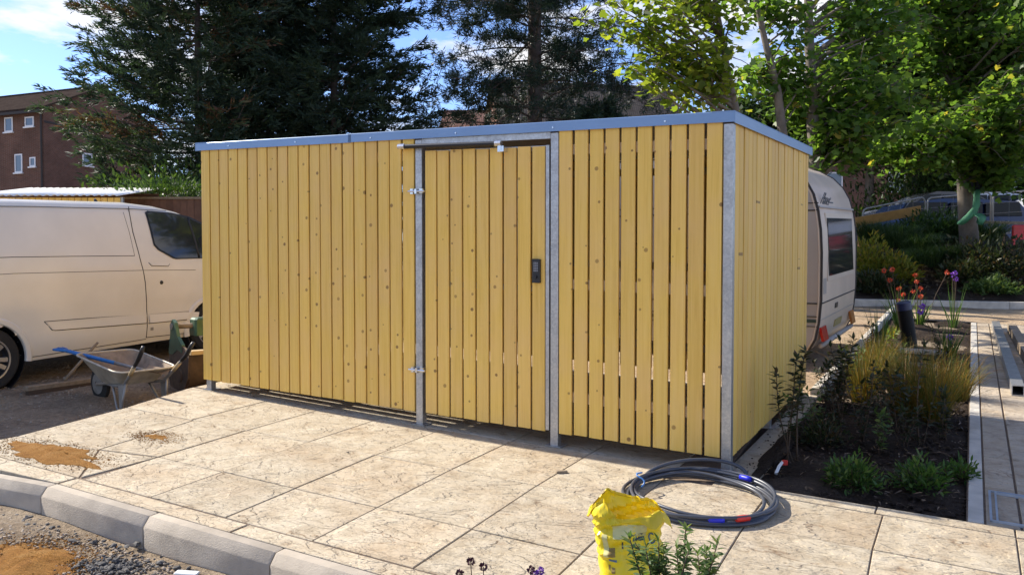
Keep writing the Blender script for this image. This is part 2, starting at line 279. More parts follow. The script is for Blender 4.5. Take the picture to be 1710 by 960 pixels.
# ------------------------------------------------------------------ mesh helpers
class MB:
    def __init__(self): self.v = []; self.f = []
    def poly(self, pts, faces):
        o = len(self.v); self.v += [tuple(p) for p in pts]; self.f += [tuple(i+o for i in f) for f in faces]; return self
    def box(self, x0, x1, y0, y1, z0, z1, c=0.0):
        if c <= 0:
            p = [(x, y, z) for z in (z0, z1) for y in (y0, y1) for x in (x0, x1)]
            return self.poly(p, [(0, 2, 3, 1), (4, 5, 7, 6), (0, 1, 5, 4), (2, 6, 7, 3), (0, 4, 6, 2), (1, 3, 7, 5)])
        # chamfered along z edges and top rim
        def ring(d, z): return [(x0+d+c, y0+d, z), (x1-d-c, y0+d, z), (x1-d, y0+d+c, z), (x1-d, y1-d-c, z), (x1-d-c, y1-d, z), (x0+d+c, y1-d, z), (x0+d, y1-d-c, z), (x0+d, y0+d+c, z)]
        return self.rings([ring(0, z0), ring(0, z1-c), ring(c*0.9, z1)], True, True)
    def rings(self, rs, cap0=True, cap1=True, closed=True):
        o = len(self.v); n = len(rs[0])
        for r in rs: self.v += [tuple(p) for p in r]
        for i in range(len(rs)-1):
            for j in range(n if closed else n-1):
                a = o+i*n+j; b = o+i*n+(j+1) % n; self.f.append((a, b, b+n, a+n))
        if cap0: self.f.append(tuple(o+j for j in range(n))[::-1])
        if cap1: self.f.append(tuple(o+(len(rs)-1)*n+j for j in range(n)))
        return self
    def tube(self, pts, r, n=8, caps=True):
        pts = [Vector(p) for p in pts]; rs = []
        rad = r if isinstance(r, (list, tuple)) else [r]*len(pts)
        up = None
        for i, p in enumerate(pts):
            t = (pts[min(i+1, len(pts)-1)]-pts[max(i-1, 0)])
            if t.length < 1e-9: t = Vector((0, 0, 1))
            t.normalize()
            if up is None: up = Vector((0, 0, 1)) if abs(t.z) < 0.9 else Vector((1, 0, 0))
            a = t.cross(up)
            if a.length < 1e-6: a = t.cross(Vector((0, 1, 0)))
            a.normalize(); b = a.cross(t).normalized(); up = b
            rs.append([p+(a*math.cos(k*2*math.pi/n)+b*math.sin(k*2*math.pi/n))*rad[i] for k in range(n)])
        return self.rings(rs, caps, caps)
    def prism(self, poly, axis, a, b):              # polygon in the other two axes, extruded along axis
        def mk(p, q): return {'x': (q, p[0], p[1]), 'y': (p[0], q, p[1]), 'z': (p[0], p[1], q)}[axis]
        return self.rings([[mk(p, a) for p in poly], [mk(p, b) for p in poly]])
    def lathe(self, prof, axis='z', n=24, c=(0, 0, 0), caps=True):
        rs = []
        for r, h in prof:
            ring = []
            for k in range(n):
                a = 2*math.pi*k/n; x, y = r*math.cos(a), r*math.sin(a)
                ring.append({'z': (c[0]+x, c[1]+y, c[2]+h), 'y': (c[0]+x, c[1]+h, c[2]+y), 'x': (c[0]+h, c[1]+x, c[2]+y)}[axis])
            rs.append(ring)
        return self.rings(rs, caps, caps)
    def grid(self, P):                              # P[i][j] points
        o = len(self.v); n, m = len(P), len(P[0])
        for r in P: self.v += [tuple(p) for p in r]
        for i in range(n-1):
            for j in range(m-1): self.f.append((o+i*m+j, o+i*m+j+1, o+(i+1)*m+j+1, o+(i+1)*m+j))
        return self
    def shear(self): self.v = [(x, y, z+GS*x+GV*y) for x, y, z in self.v]; return self
    def mesh(self, name, mat, smooth=False, fix=True):
        me = bpy.data.meshes.new(name); me.from_pydata(self.v, [], self.f); me.materials.append(MT[mat] if isinstance(mat, str) else mat)
        if fix:
            import bmesh
            b = bmesh.new(); b.from_mesh(me); bmesh.ops.recalc_face_normals(b, faces=b.faces); b.to_mesh(me); b.free()
        if smooth:
            me.polygons.foreach_set('use_smooth', [True]*len(me.polygons))
            if smooth != 'all': me.set_sharp_from_angle(angle=R_(35))
        me.update(); return me
    def build(self, name, mat, parent=None, loc=(0, 0, 0), rot=(0, 0, 0), smooth=False, fix=True):
        return link(name, self.mesh(name, mat, smooth, fix), parent, loc, rot)
def link(name, me, parent=None, loc=(0, 0, 0), rot=(0, 0, 0)):
    o = bpy.data.objects.new(name, me); scn.collection.objects.link(o)
    o.location = loc; o.rotation_euler = rot; o.parent = parent; return o
def tag(o, label=None, cat=None, group=None, kind=None):
    if label: o['label'] = label
    if cat: o['category'] = cat
    if group: o['group'] = group
    if kind: o['kind'] = kind
    return o
def thing(name, label, cat, loc=(0, 0, 0), rot=(0, 0, 0), group=None): return tag(link(name, None, None, loc, rot), label, cat, group)
def npmesh(name, verts, faces_flat, nper, mat, var=None):
    """verts (N,3), polygons all of nper corners, optional per-vertex var"""
    me = bpy.data.meshes.new(name); n = len(verts); m = len(faces_flat)//nper
    me.vertices.add(n); me.vertices.foreach_set('co', np.asarray(verts, np.float32).ravel())
    me.loops.add(m*nper); me.loops.foreach_set('vertex_index', np.asarray(faces_flat, np.int32))
    me.polygons.add(m); me.polygons.foreach_set('loop_start', np.arange(0, m*nper, nper, dtype=np.int32))
    if var is not None:
        a = me.attributes.new('var', 'FLOAT', 'POINT'); a.data.foreach_set('value', np.asarray(var, np.float32))
    me.materials.append(MT[mat]); me.update(calc_edges=True); return me
MAPLE = np.array([(0, -.05), (.28, -.02), (.5, .30), (.30, .42), (.22, .95), (0, .72), (-.22, .95), (-.30, .42), (-.5, .30), (-.28, -.02)])
LEAF6 = np.array([(0, 0), (.32, .3), (.28, .62), (0, 1), (-.28, .62), (-.32, .3)])
DIAM = np.array([(0, 0), (.5, .45), (0, 1), (-.5, .45)])
def unit(a): return a/np.maximum(np.linalg.norm(a, axis=1, keepdims=True), 1e-9)
def leaves(name, C, D, N, L, Wd, mat, shape=LEAF6, var=None, fold=0.12):
    """C centres, D along direction, N normal hint, L lengths, Wd widths -> one mesh of leaf-shaped faces"""
    n = len(C); D = unit(D); S = unit(np.cross(D, N)); N2 = np.cross(S, D)
    k = len(shape); L = np.broadcast_to(L, (n,)); Wd = np.broadcast_to(Wd, (n,))
    x = shape[:, 0][None, :, None]; y = shape[:, 1][None, :, None]
    P = C[:, None, :]+S[:, None, :]*x*Wd[:, None, None]*(2 if shape is DIAM else 1.6)*0.6+D[:, None, :]*y*L[:, None, None]+N2[:, None, :]*(np.abs(x)*fold*2-(y*y)*fold)*L[:, None, None]
    if var is None: var = rng.random(n)
    return npmesh(name, P.reshape(-1, 3), np.arange(n*k), k, mat, np.repeat(var, k))
def blades(name, base, tip, wid, mat, var=None, segs=3, sag=0.25):
    """grass blades: tapered arching strips"""
    n = len(base); H = tip-base; side = unit(np.cross(H, np.array([[0, 0, 1.0]])+rng.normal(0, .3, (n, 3))))
    V = []; 
    for i in range(segs+1):
        t = i/segs; ww = wid*(1-t**1.6)+0.0006
        c = base+H*np.array([t, t, t])+np.stack([np.zeros(n), np.zeros(n), (np.sin(t*np.pi)*sag)*np.linalg.norm(H[:, :2], axis=1)], 1)
        V.append(c-side*np.reshape(ww, (-1, 1))/2); V.append(c+side*np.reshape(ww, (-1, 1))/2)
    P = np.stack(V, 1).reshape(-1, 3); k = 2*(segs+1)
    idx = []
    for i in range(segs): idx.append([2*i, 2*i+1, 2*i+3, 2*i+2])
    F = (np.arange(n)[:, None, None]*k+np.array(idx)[None]).ravel()
    if var is None: var = rng.random(n)
    return npmesh(name, P, F, 4, mat, np.repeat(var, k))
# ------------------------------------------------------------------ ground
def ground():
    xs = sorted(set([-400, -250, -150, -100, -70, -50, -40, -30, -24, -18]+[round(-14+0.3*i, 2) for i in range(0, 100)]+[17, 20, 24, 30, 40, 60, 90, 150, 250, 400]))
    ys = sorted(set([-60, -30, -12, -6, -2]+[round(0.3*i, 2) for i in range(0, 84)]+[26, 28, 31, 35, 40, 50, 65, 90, 130, 200, 320, 500, 900]))
    b = MB(); P = [[(x, y, ground_z(x, y)+0.018*fbm(x*1.3, y*1.3)*(1 if abs(x) < 16 and y < 26 else 0)) for x in xs] for y in ys]
    b.grid(P); o = b.build('ground', 'gravel', smooth='all', fix=False); tag(o, kind='structure')
ground()
def sheet(name, poly_sv, off, mat, kind='structure', res=0.12, amp=0.0, fs=2.0, thick=None, edge=None):
    """patch over a rectangle in site coordinates following the slope, with relief"""
    s0, s1, v0, v1 = poly_sv; n = max(2, int((s1-s0)/res)); m = max(2, int((v1-v0)/res)); P = []
    for j in range(m+1):
        r = []
        for i in range(n+1):
            s = s0+(s1-s0)*i/n; v = v0+(v1-v0)*j/m; w = off
            if amp and 0 < i < n and 0 < j < m: w += amp*fbm(s*fs, v*fs, 1.3)
            r.append(W(s, v, w))
        P.append(r)
    return tag(MB().grid(P).build(name, mat, smooth='all', fix=False), kind=kind)
# ------------------------------------------------------------------ stamped concrete apron
LEFT = [(-4.66, -2.20), (-4.61, -1.90), (-4.68, -1.01), (-4.84, -0.66), (-4.99, 0.04), (-4.99, 2.9)]
def left_s(v):
    for (s0, v0), (s1, v1) in zip(LEFT, LEFT[1:]):
        if v0 <= v <= v1: return s0+(s1-s0)*(v-v0)/(v1-v0)
    return LEFT[0][0] if v < LEFT[0][1] else LEFT[-1][0]
pav = MB()
pr = [W(left_s(v)+0.012, v, -0.007) for v in (-2.20, -1.9, -1.45, -1.01, -0.66, -.3, 0.04, 2.75)]
pav.rings([pr+[W(-0.19, 2.75, -0.007), W(-0.02, 0.2, -.007), W(-0.02, -0.2, -0.007), W(3.4, -0.2, -0.007), W(3.4, -2.25, -0.007)]]*1, False, True)
pl = MB(); top = list(pav.v); n = len(top)
pl.rings([[(x, y, z-0.3) for x, y, z in top], top], True, True)
paving = tag(pl.build('paving', 'joint'), kind='structure')
def slab(parent, quad, mat='pave', g=0.0035, th=0.035, name='paving_slab', inv=None, lift=0.0):
    """quad: site corners ccw; a chamfered slab with slightly uneven top"""
    c = (sum(p[0] for p in quad)/len(quad), sum(p[1] for p in quad)/len(quad))
    def inset(d, w):
        r = []; n_ = len(quad)
        for i in range(n_):
            p0, p1, p2 = Vector(quad[i-1]), Vector(quad[i]), Vector(quad[(i+1) % n_])
            e1 = (p1-p0).normalized(); e2 = (p2-p1).normalized(); n1 = Vector((-e1.y, e1.x)); n2 = Vector((-e2.y, e2.x))
            k = (n1+n2); k = k/max(0.3, (1+n1.dot(n2)))
            q = p1+k*d
            r.append((q.x-c[0], q.y-c[1], w+GS*(q.x-c[0])+GV*(q.y-c[1])))
        return r
    b = MB().rings([inset(g, -th), inset(g, -0.003), inset(g+0.003, 0.0)])
    dz = random.uniform(-0.002, 0.002)+lift
    return b.build(name, mat, parent, W(c[0], c[1], dz), (0, 0, ANG))
VL = [-2.115, -1.59, -0.82, -0.05, 0.72, 1.49, 2.26, 2.72]
def sline(k, v): return -0.30-0.61*(k-1)-0.04*max(0, -0.8-v)*-1.0    # cross joints drift a little
for j in range(len(VL)-1):
    v0, v1 = VL[j], VL[j+1]
    for k in range(-5, 8):
        a0, a1 = sline(k+1, v0), sline(k+1, v1); b0, b1 = sline(k, v0), sline(k, v1)
        if k == 7: a0, a1 = left_s(v0)+0.01, left_s(v1)+0.01
        if v0 > -0.1:
            if b0 > -0.05: continue
            if b0 > -0.3: b0 = b1 = -0.02 if v0 < .3 else -0.19
        if k == 6 and j == 0: continue
        if k == 7 and j == 0: continue
        if k == 6 and j == 1: a0, a1 = -3.90, -3.92
        if v0 < -0.8 and v1 > -0.2: pass
        if k <= 0 and j == 2: v1u = -0.29
        else: v1u = v1
        if a0 >= b0-0.05: continue
        q = [(a0, v0), (b0, v0), (b1 if v1u == v1 else b0, v1u), (a1 if v1u == v1 else a0, v1u)]
        if k == 6 and j == 1: q = [(-3.80, -1.69), (-3.32, -1.592), (b1, v1), (-3.925, v1)]
        if k == 7 and j == 1: q = [(left_s(-1.78), -1.78), (-3.81, -1.695), (-3.935, v1), (left_s(v1)+.01, v1)]
        if False: q = [(left_s(v0), v0-0.18), (-3.92, v0-0.10), (-3.92, v1), (left_s(v1)+.01, v1)]
        slab(paving, q)
slab(paving, [(-3.34, -2.115), (-2.73, -2.115), (-2.72, -1.59), (-3.32, -1.59)][0:4]) if False else None
slab(paving, [(-4.66, -2.12), (-3.350, -2.118), (-3.797, -1.694), (-4.62, -1.783)])
slab(paving, [(-3.345, -2.112), (-3.315, -1.602), (-3.79, -1.695)])
# border strip between slabs and kerb, in three cast lengths; edging band in front of the planter
for a, b_ in ((-4.62, -3.36), (-3.35, -1.9), (-1.89, -0.45), (-.44, 1.0), (1.01, 3.3)): slab(paving, [(a, -2.245 if a > -4 else -2.315), (b_, -2.245), (b_, -2.125), (a, -2.125)], 'pave', 0.003, name='border_strip')
for a, b_ in ((-0.02, 0.88), (0.88, 1.53), (1.53, 3.3)): slab(paving, [(a, -0.285), (b_, -0.285), (b_, -0.165), (a, -0.165)], 'pave', 0.004, name='border_strip')
slab(paving, [(-0.02, -0.16), (0.19, -0.16), (0.19, 1.3), (-0.02, 1.3)], 'pave', 0.004, name='side_strip')
slab(paving, [(-0.02, 1.31), (0.14, 1.31), (0.12, 2.72), (-0.02, 2.72)], 'pave', 0.004, name='side_strip')
# kerb stones, 915 mm long, half battered, first one dropping to the left
kerb = tag(MB().rings([[W(s, v, w) for v, w in ((-2.36, -0.32), (-2.26, -0.32), (-2.26, -0.20), (-2.36, -0.20))] for s in (-4.9, 2.1)]).build('kerb', 'joint'), kind='structure')
def kerbstone(s0, s1, d0=0.0, d1=0.0, dv0=0.0):
    prof = [(-2.345, -0.30), (-2.345, -0.052), (-2.341, -0.044), (-2.312, -0.008), (-2.305, -0.001), (-2.252, 0.0), (-2.252, -0.30)]
    b = MB(); rs = []
    for t in (0, 0.012, 0.5, 0.988, 1):
        s = s0+(s1-s0)*t; d = d0+(d1-d0)*t; k = 0.004 if t in (0, 1) else 0.0; dv = dv0*(1-t)
        c = W(s0, -2.3, 0)
        rs.append([tuple(W(s, v+(k if v < -2.3 else 0)+dv, (w if w > -0.2 else w)+(-(d+k) if w > -0.2 else 0))-c) for v, w in prof])
    b.rings(rs); return b.build('kerb_stone', 'kerb', kerb, W(s0, -2.3, 0), smooth=True)
kerbstone(-4.28, -3.366, 0.03, 0.0, -0.06)
for i in range(6): kerbstone(-3.36+0.921*i, -3.36+0.921*i+0.915)
# ------------------------------------------------------------------ planter and the path on the right
sheet('planter_soil', (0.19, 1.305, -0.16, 2.70), -0.035, 'soil', amp=0.05, fs=2.5, res=0.06)
sheet('planter_soil', (0.13, 1.305, 2.70, 10.0), -0.03, 'soil', amp=0.06, fs=2.0, res=0.10)
sheet('front_bed_soil', (-0.6, 3.3, -4.6, -2.36), -0.05, 'soil', amp=0.03)
sheet('sand_strip', (0.2, 9.0, 9.9, 12.6), -0.012, 'sandpath', amp=0.03, fs=1.2, res=0.15)
sheet('dirt_behind_shed', (-6.0, 0.06, 2.76, 12.6), -0.025, 'sandpath', amp=0.03, res=0.2)
path = tag(MB().rings([[W(s, v, w) for s, w in ((1.31, -0.3), (1.31, -0.012), (6.0, -0.012), (6.0, -0.3))] for v in (-0.16, 9.9)]).build('path', 'joint'), kind='structure')
pv = [-0.15, 0.55, 1.28, 2.05, 2.91, 3.57, 4.20, 4.80, 5.38, 6.24, 7.09, 7.85, 8.61, 9.37, 9.88]
for i in range(len(pv)-1):
    slab(path, [(1.315, pv[i]), (1.395, pv[i]), (1.395, pv[i+1]), (1.315, pv[i+1])], 'edging', 0.003, name='path_edging')
    slab(path, [(1.40, pv[i]), (1.56, pv[i]), (1.56, pv[i+1]), (1.40, pv[i+1])], 'pathslab', 0.004, name='path_slab')
    o = 0.35*((i % 2)-0.5)
    for a, b_ in ((1.565, 2.35), (2.36, 3.1), (3.11, 3.9), (3.91, 4.8)):
        slab(path, [(a, pv[i]), (b_, pv[i]), (b_, pv[i+1]), (a, pv[i+1])], 'pathslab', 0.004, name='path_slab')
# edging of the planter on the caravan side
edg = tag(MB().rings([[W(s, v, w) for s, w in ((0.055, -0.25), (0.055, -0.03), (0.115, -0.03), (0.115, -0.25))] for v in (2.75, 11.9)]).build('planter_edging', 'joint'), kind='structure')
for i in range(10):
    v0 = 2.76+0.915*i; b = MB(); c = W(0.085, v0)
    b.rings([[W(0.085+ds, v, w)-c for ds, w in ((-0.045, -0.2), (-0.045, 0.045), (-0.03, 0.06), (0.03, 0.06), (0.045, 0.045), (0.045, -0.2))] for v in (v0, v0+0.91)])
    b.build('edging_stone', 'edging', edg, c)
b = MB(); 
ebk = tag(MB().rings([[Vector((p.x, p.y, PL(p.x, p.y)+w))+Vector((_en.x, _en.y, 0))*d for d, w in ((0.02, -.25), (0.02, .10), (.09, .10), (.09, -.25))] for p in (EB0-Vector((_ed.x, _ed.y, 0))*3, EB1+Vector((_ed.x, _ed.y, 0))*4)]).build('bank_edging', 'joint'), kind='structure')
for i in range(11):
    p = EB0+Vector((_ed.x, _ed.y, 0))*(-3+0.93*i+0.005); q = p+Vector((_ed.x, _ed.y, 0))*0.92
    p = Vector((p.x, p.y, PL(p.x, p.y))); q = Vector((q.x, q.y, PL(q.x, q.y))); e3 = Vector((_en.x, _en.y, 0))
    MB().rings([[c+e3*d+Vector((0, 0, w))-p for d, w in ((-.01, -.2), (-.01, .12), (.0, .13), (.10, .13), (.11, .12), (.11, -.2))] for c in (p, q)]).build('edging_stone', 'edging', ebk, p)
# recessed cover frame in the path
mf = thing('cover_frame', 'galvanised recessed cover frame set in the grey path slabs', 'cover frame', W(1.42, -0.1, 0.002), (0, 0, ANG))
for k, (x0, x1, y0, y1) in enumerate(((0, .012, 0, .56), (.03, .04, 0, .56), (0, .9, .55, .562), (0, .9, 0, .012), (.03, .9, .52, .53))):
    MB().box(x0, x1, y0, y1, -0.01, 0.004+0.001*k).shear().build('frame_bar', 'manh', mf)
# ------------------------------------------------------------------ the slatted shed
shed = thing('slatted_shed', 'yellow stained timber slatted store with galvanised posts and blue grey flat roof', 'shed', W(0, 0, 0), (0, 0, ANG))
def L3(s, v, w): return (s, v, w+GS*s+GV*v)
BT = 0.021
def boardmesh(name, wd, h, axis):
    hw = wd/2; c = 0.003
    sec = [(-hw+c, 0), (hw-c, 0), (hw, c), (hw, BT-c), (hw-c, BT), (-hw+c, BT), (-hw, BT-c), (-hw, c)]
    b = MB()
    if axis == 's': rs = [[(x, y, z+GS*x) for x, y in sec] for z in (0, h)]
    else: rs = [[(y, x, z+GV*x) for x, y in sec] for z in (0, h)]
    return b.rings(rs).mesh(name, 'wood')
H = 2.085; Z0 = 0.10
def jit(o, k=1.0):
    o.rotation_euler = (random.uniform(-.0015, .0015)*k, random.uniform(-.0012, .0012)*k, random.uniform(-.006, .006)*k); return o
bl = boardmesh('board', 0.106, H, 's'); bd_ = boardmesh('board', 0.1005, 1.985, 's'); br = boardmesh('board', 0.0965, H, 's'); bs = boardmesh('board', 0.0995, H, 'v'); bsw = boardmesh('board', 0.1145, H, 'v')
for i in range(20): jit(link('board', bl, shed, L3(-4.79+0.12*(i+0.5), -0.024, Z0+random.uniform(-.003, .003))))
for i in range(10): jit(link('board', br, shed, L3(-1.168+0.1137*(i+0.5), -0.024+random.uniform(-.001, .001), Z0+random.uniform(-.004, .004))))
for i in range(22):                                    # right side and left side, then the back
    jit(link('board', bs, shed, L3(0.004, 0.042+0.1175*(i+0.5), Z0+random.uniform(-.003, .003))))
    jit(link('board', bs if i < 3 else bsw, shed, L3(-4.79-BT, 0.042+0.1175*(i+0.5), Z0)))  # unseen left boards past the third widened to keep sun out of the shed
for i in range(40): jit(link('board', br, shed, L3(-4.78+0.1195*(i+0.5), 2.63, Z0+0.02)))
def post(s, v, w0=0.0, w1=2.17, a=0.03, name='post'):
    b = MB().rings([[(x, y, z) for x, y in ((-a+.004, -a), (a-.004, -a), (a, -a+.004), (a, a-.004), (a-.004, a), (-a+.004, a), (-a, a-.004), (-a, -a+.004))] for z in (w0, w1)])
    o = b.build(name, 'galv', shed, L3(s, v, 0))
    MB().box(-.06, .06, -.05, .06, 0.002, 0.008).shear().build('base_plate', 'galv', o)
    return o
post(0.0, 0.005); post(-1.197, 0.005); post(-2.352, 0.005); post(-4.745, 0.032)
post(0.0-.03, 2.595); post(-2.35, 2.595); post(-4.745, 2.595); post(-4.755, 1.3); post(-.035, 1.3)
def rail(s0, s1, v0, v1, w0, w1, mat='rail', name='rail'): return MB().box(s0, s1, v0, v1, w0, w1).shear().build(name, mat, shed)
for w in (0.32, 1.10, 2.02):
    rail(-4.70, -2.39, -0.002, 0.043, w, w+0.07); rail(-1.165, -0.035, -0.002, 0.043, w, w+0.07)
    rail(-0.045, -0.002, 0.04, 2.56, w, w+0.07); rail(-4.785, -4.742, 0.06, 2.56, w, w+0.07); rail(-4.7, -0.06, 2.585, 2.628, w, w+0.07)
rail(-2.32, -1.228, -0.022, 0.03, 2.135, 2.19, 'galv', 'lintel')
# door: slats on a thin steel frame, hung on the left
door = link('door', MB().box(-2.300, -2.286, -0.002, 0.03, 0.11, 2.09).box(-1.262, -1.236, -0.026, 0.02, 0.11, 2.09).box(-2.286, -1.262, 0.0, 0.03, 2.05, 2.09).box(-2.286, -1.262, 0.0, 0.03, 0.11, 0.15).box(-2.286, -1.262, 0.0, 0.03, 1.07, 1.11).shear().mesh('door', 'galv'), shed)
for i in range(9): jit(link('board', bd_, door, L3(-2.300+0.1153*(i+0.5), -0.024, Z0+random.uniform(-.003, .003))))
kp = MB().box(-1.362, -1.300, -0.046, -0.022, 1.135, 1.302, 0.004).shear().build('keypad', 'black', door)
for r in range(6):
    for c in range(3): MB().box(-1.346+c*.012, -1.338+c*.012, -0.049, -0.0455, 1.215+r*.0115, 1.2215+r*.0115).shear().build('key', 'key', kp)
MB().lathe([(0.0, -.012), (.012, -.012), (.012, 0)], 'y', 14, (-1.331, -0.0455, 1.175+GS*-1.331)).build('key', 'blackm', kp)
for w in (1.783, 0.425):
    hg = MB().box(-2.41, -2.385, -.052, -.024, w-.02, w+.02).box(-2.365, -2.345, -.06, -.024, w-.018, w+.018).box(-2.33, -2.30, -.045, -.024, w-.012, w+.02).shear().build('hinge', 'bright', door)
    MB().tube([L3(-2.43, -.05, w), L3(-2.28, -.05, w)], .008, 8).build('hinge_pin', 'bright', hg, smooth=True)
cl = MB().tube([L3(-2.47, -.075, 2.122), L3(-1.61, -.075, 2.112)], .017, 12).build('door_closer', 'blackm', door, smooth=True)
MB().tube([L3(-2.50, -.075, 2.122), L3(-2.44, -.075, 2.122)], .021, 10).box(-2.50, -2.45, -.075, -.024, 2.105+GS*-2.47, 2.14+GS*-2.47).build('closer_bracket', 'bright', cl, smooth=True)
MB().tube([L3(-1.64, -.075, 2.112), L3(-1.59, -.075, 2.112)], .021, 10).box(-1.62, -1.57, -.08, -.024, 2.05+GS*-1.6, 2.09+GS*-1.6).box(-1.615, -1.59, -.085, -.06, 2.06+GS*-1.6, 2.12+GS*-1.6).build('closer_bracket', 'bright', cl, smooth=True)
# roof deck and folded cap pieces
rail(-4.80, 0.012, -0.03, 2.66, 2.192, 2.212, 'roofm', 'roof_deck')
def cap(pts, name='roof_cap'): return MB().rings(pts).shear().build(name, 'cap', shed)
def capf(s0, s1, dz=0.0): return cap([[(s, v, w+dz) for v, w in ((-.040, 2.178), (-.040, 2.242), (-.036, 2.246), (.10, 2.246), (.10, 2.241), (-.035, 2.241), (-.035, 2.178))] for s in (s0, s1)])
capf(-4.832, -3.0); capf(-3.03, 0.040, 0.0025)
capf2 = cap([[(s, v, w) for s, w in ((.046, 2.174), (.046, 2.242), (.042, 2.249), (-.10, 2.249), (-.10, 2.244), (.041, 2.244), (.041, 2.174))] for v in (-.042, 2.70)])
cap([[(-4.79+s, v, w) for s, w in ((-.046, 2.174), (-.046, 2.242), (-.042, 2.25), (.10, 2.25), (.10, 2.245), (-.041, 2.245), (-.041, 2.174))] for v in (-.041, 2.70)])
for k in range(6): MB().lathe([(.006, 0), (.006, .004), (0, .006)], 'y', 8, (-4.4+.8*k, -.045, 2.205+GS*(-4.4+.8*k))).build('cap_rivet', 'bright', shed)
# ------------------------------------------------------------------ coil of cable by the right post
def coil():
    c = W(0.01, -0.57, 0.0); root = thing('cable_coil', 'loose coil of dark grey cable with blue and red tape on the paving', 'cable', c)
    b = MB(); loops = 6; pts = []; 
    for k in range(loops):
        ox, oy = random.uniform(-.025, .025), random.uniform(-.03, .03); r = 0.335+0.018*(k % 3)+random.uniform(-.022, .026); ph = random.uniform(0, 6.28)
        pp = []
        for i in range(73):
            a = i/72*2*math.pi; rr = r*(1+0.035*math.sin(2*a+ph)+.015*math.sin(5*a+2*ph)); x = ox+rr*math.cos(a)*1.08; y = oy+rr*math.sin(a)*1.12
            lift = 0.012+0.007*k+(0.004+0.003*k)*max(0, math.sin(a+0.35))+0.004*math.sin(3*a+ph)
            pp.append((x, y, max(0.015, lift)+G0*x+G1*y))
        MB().tube(pp[:-1]+[pp[0]], 0.0100, 8, False).build('cable_loop', 'pipe' if k != 2 else 'pipe', root, smooth='all')
    pp = []
    for i in range(40):                                    # raised free end looping up against the shed
        t = i/39; a = math.pi*(0.92-1.0*t); pp.append((0.31*math.cos(a)+.03, 0.30+0.10*math.sin(a), 0.03+0.09*math.sin(math.pi*t)+G1*.3))
    MB().tube(pp, 0.0115, 8).build('cable_end', 'pipe', root, smooth='all')
    pp = [(-.33+.02*math.sin(i*.9), .06+.012*i, .06+.016*i-.0011*i*i) for i in range(12)]
    MB().tube(pp, 0.005, 6).build('blue_core', 'blueband', root, smooth='all')
    for a, mt in ((-1.62, 'btape'), (-1.25, 'rtape'), (0.62, 'btape')):
        x, y = 0.360*math.cos(a)*1.08, 0.360*math.sin(a)*1.12; d = Vector((-math.sin(a), math.cos(a), 0))
        p = Vector((x, y, 0.040+G1*y+(.012 if a > 0 else 0)))
        MB().tube([p-d*.04, p-d*.015, p+d*.015, p+d*.04], [.0155, .0175, .017, .015], 10).build('tape_wrap', mt, root, smooth='all')
coil()
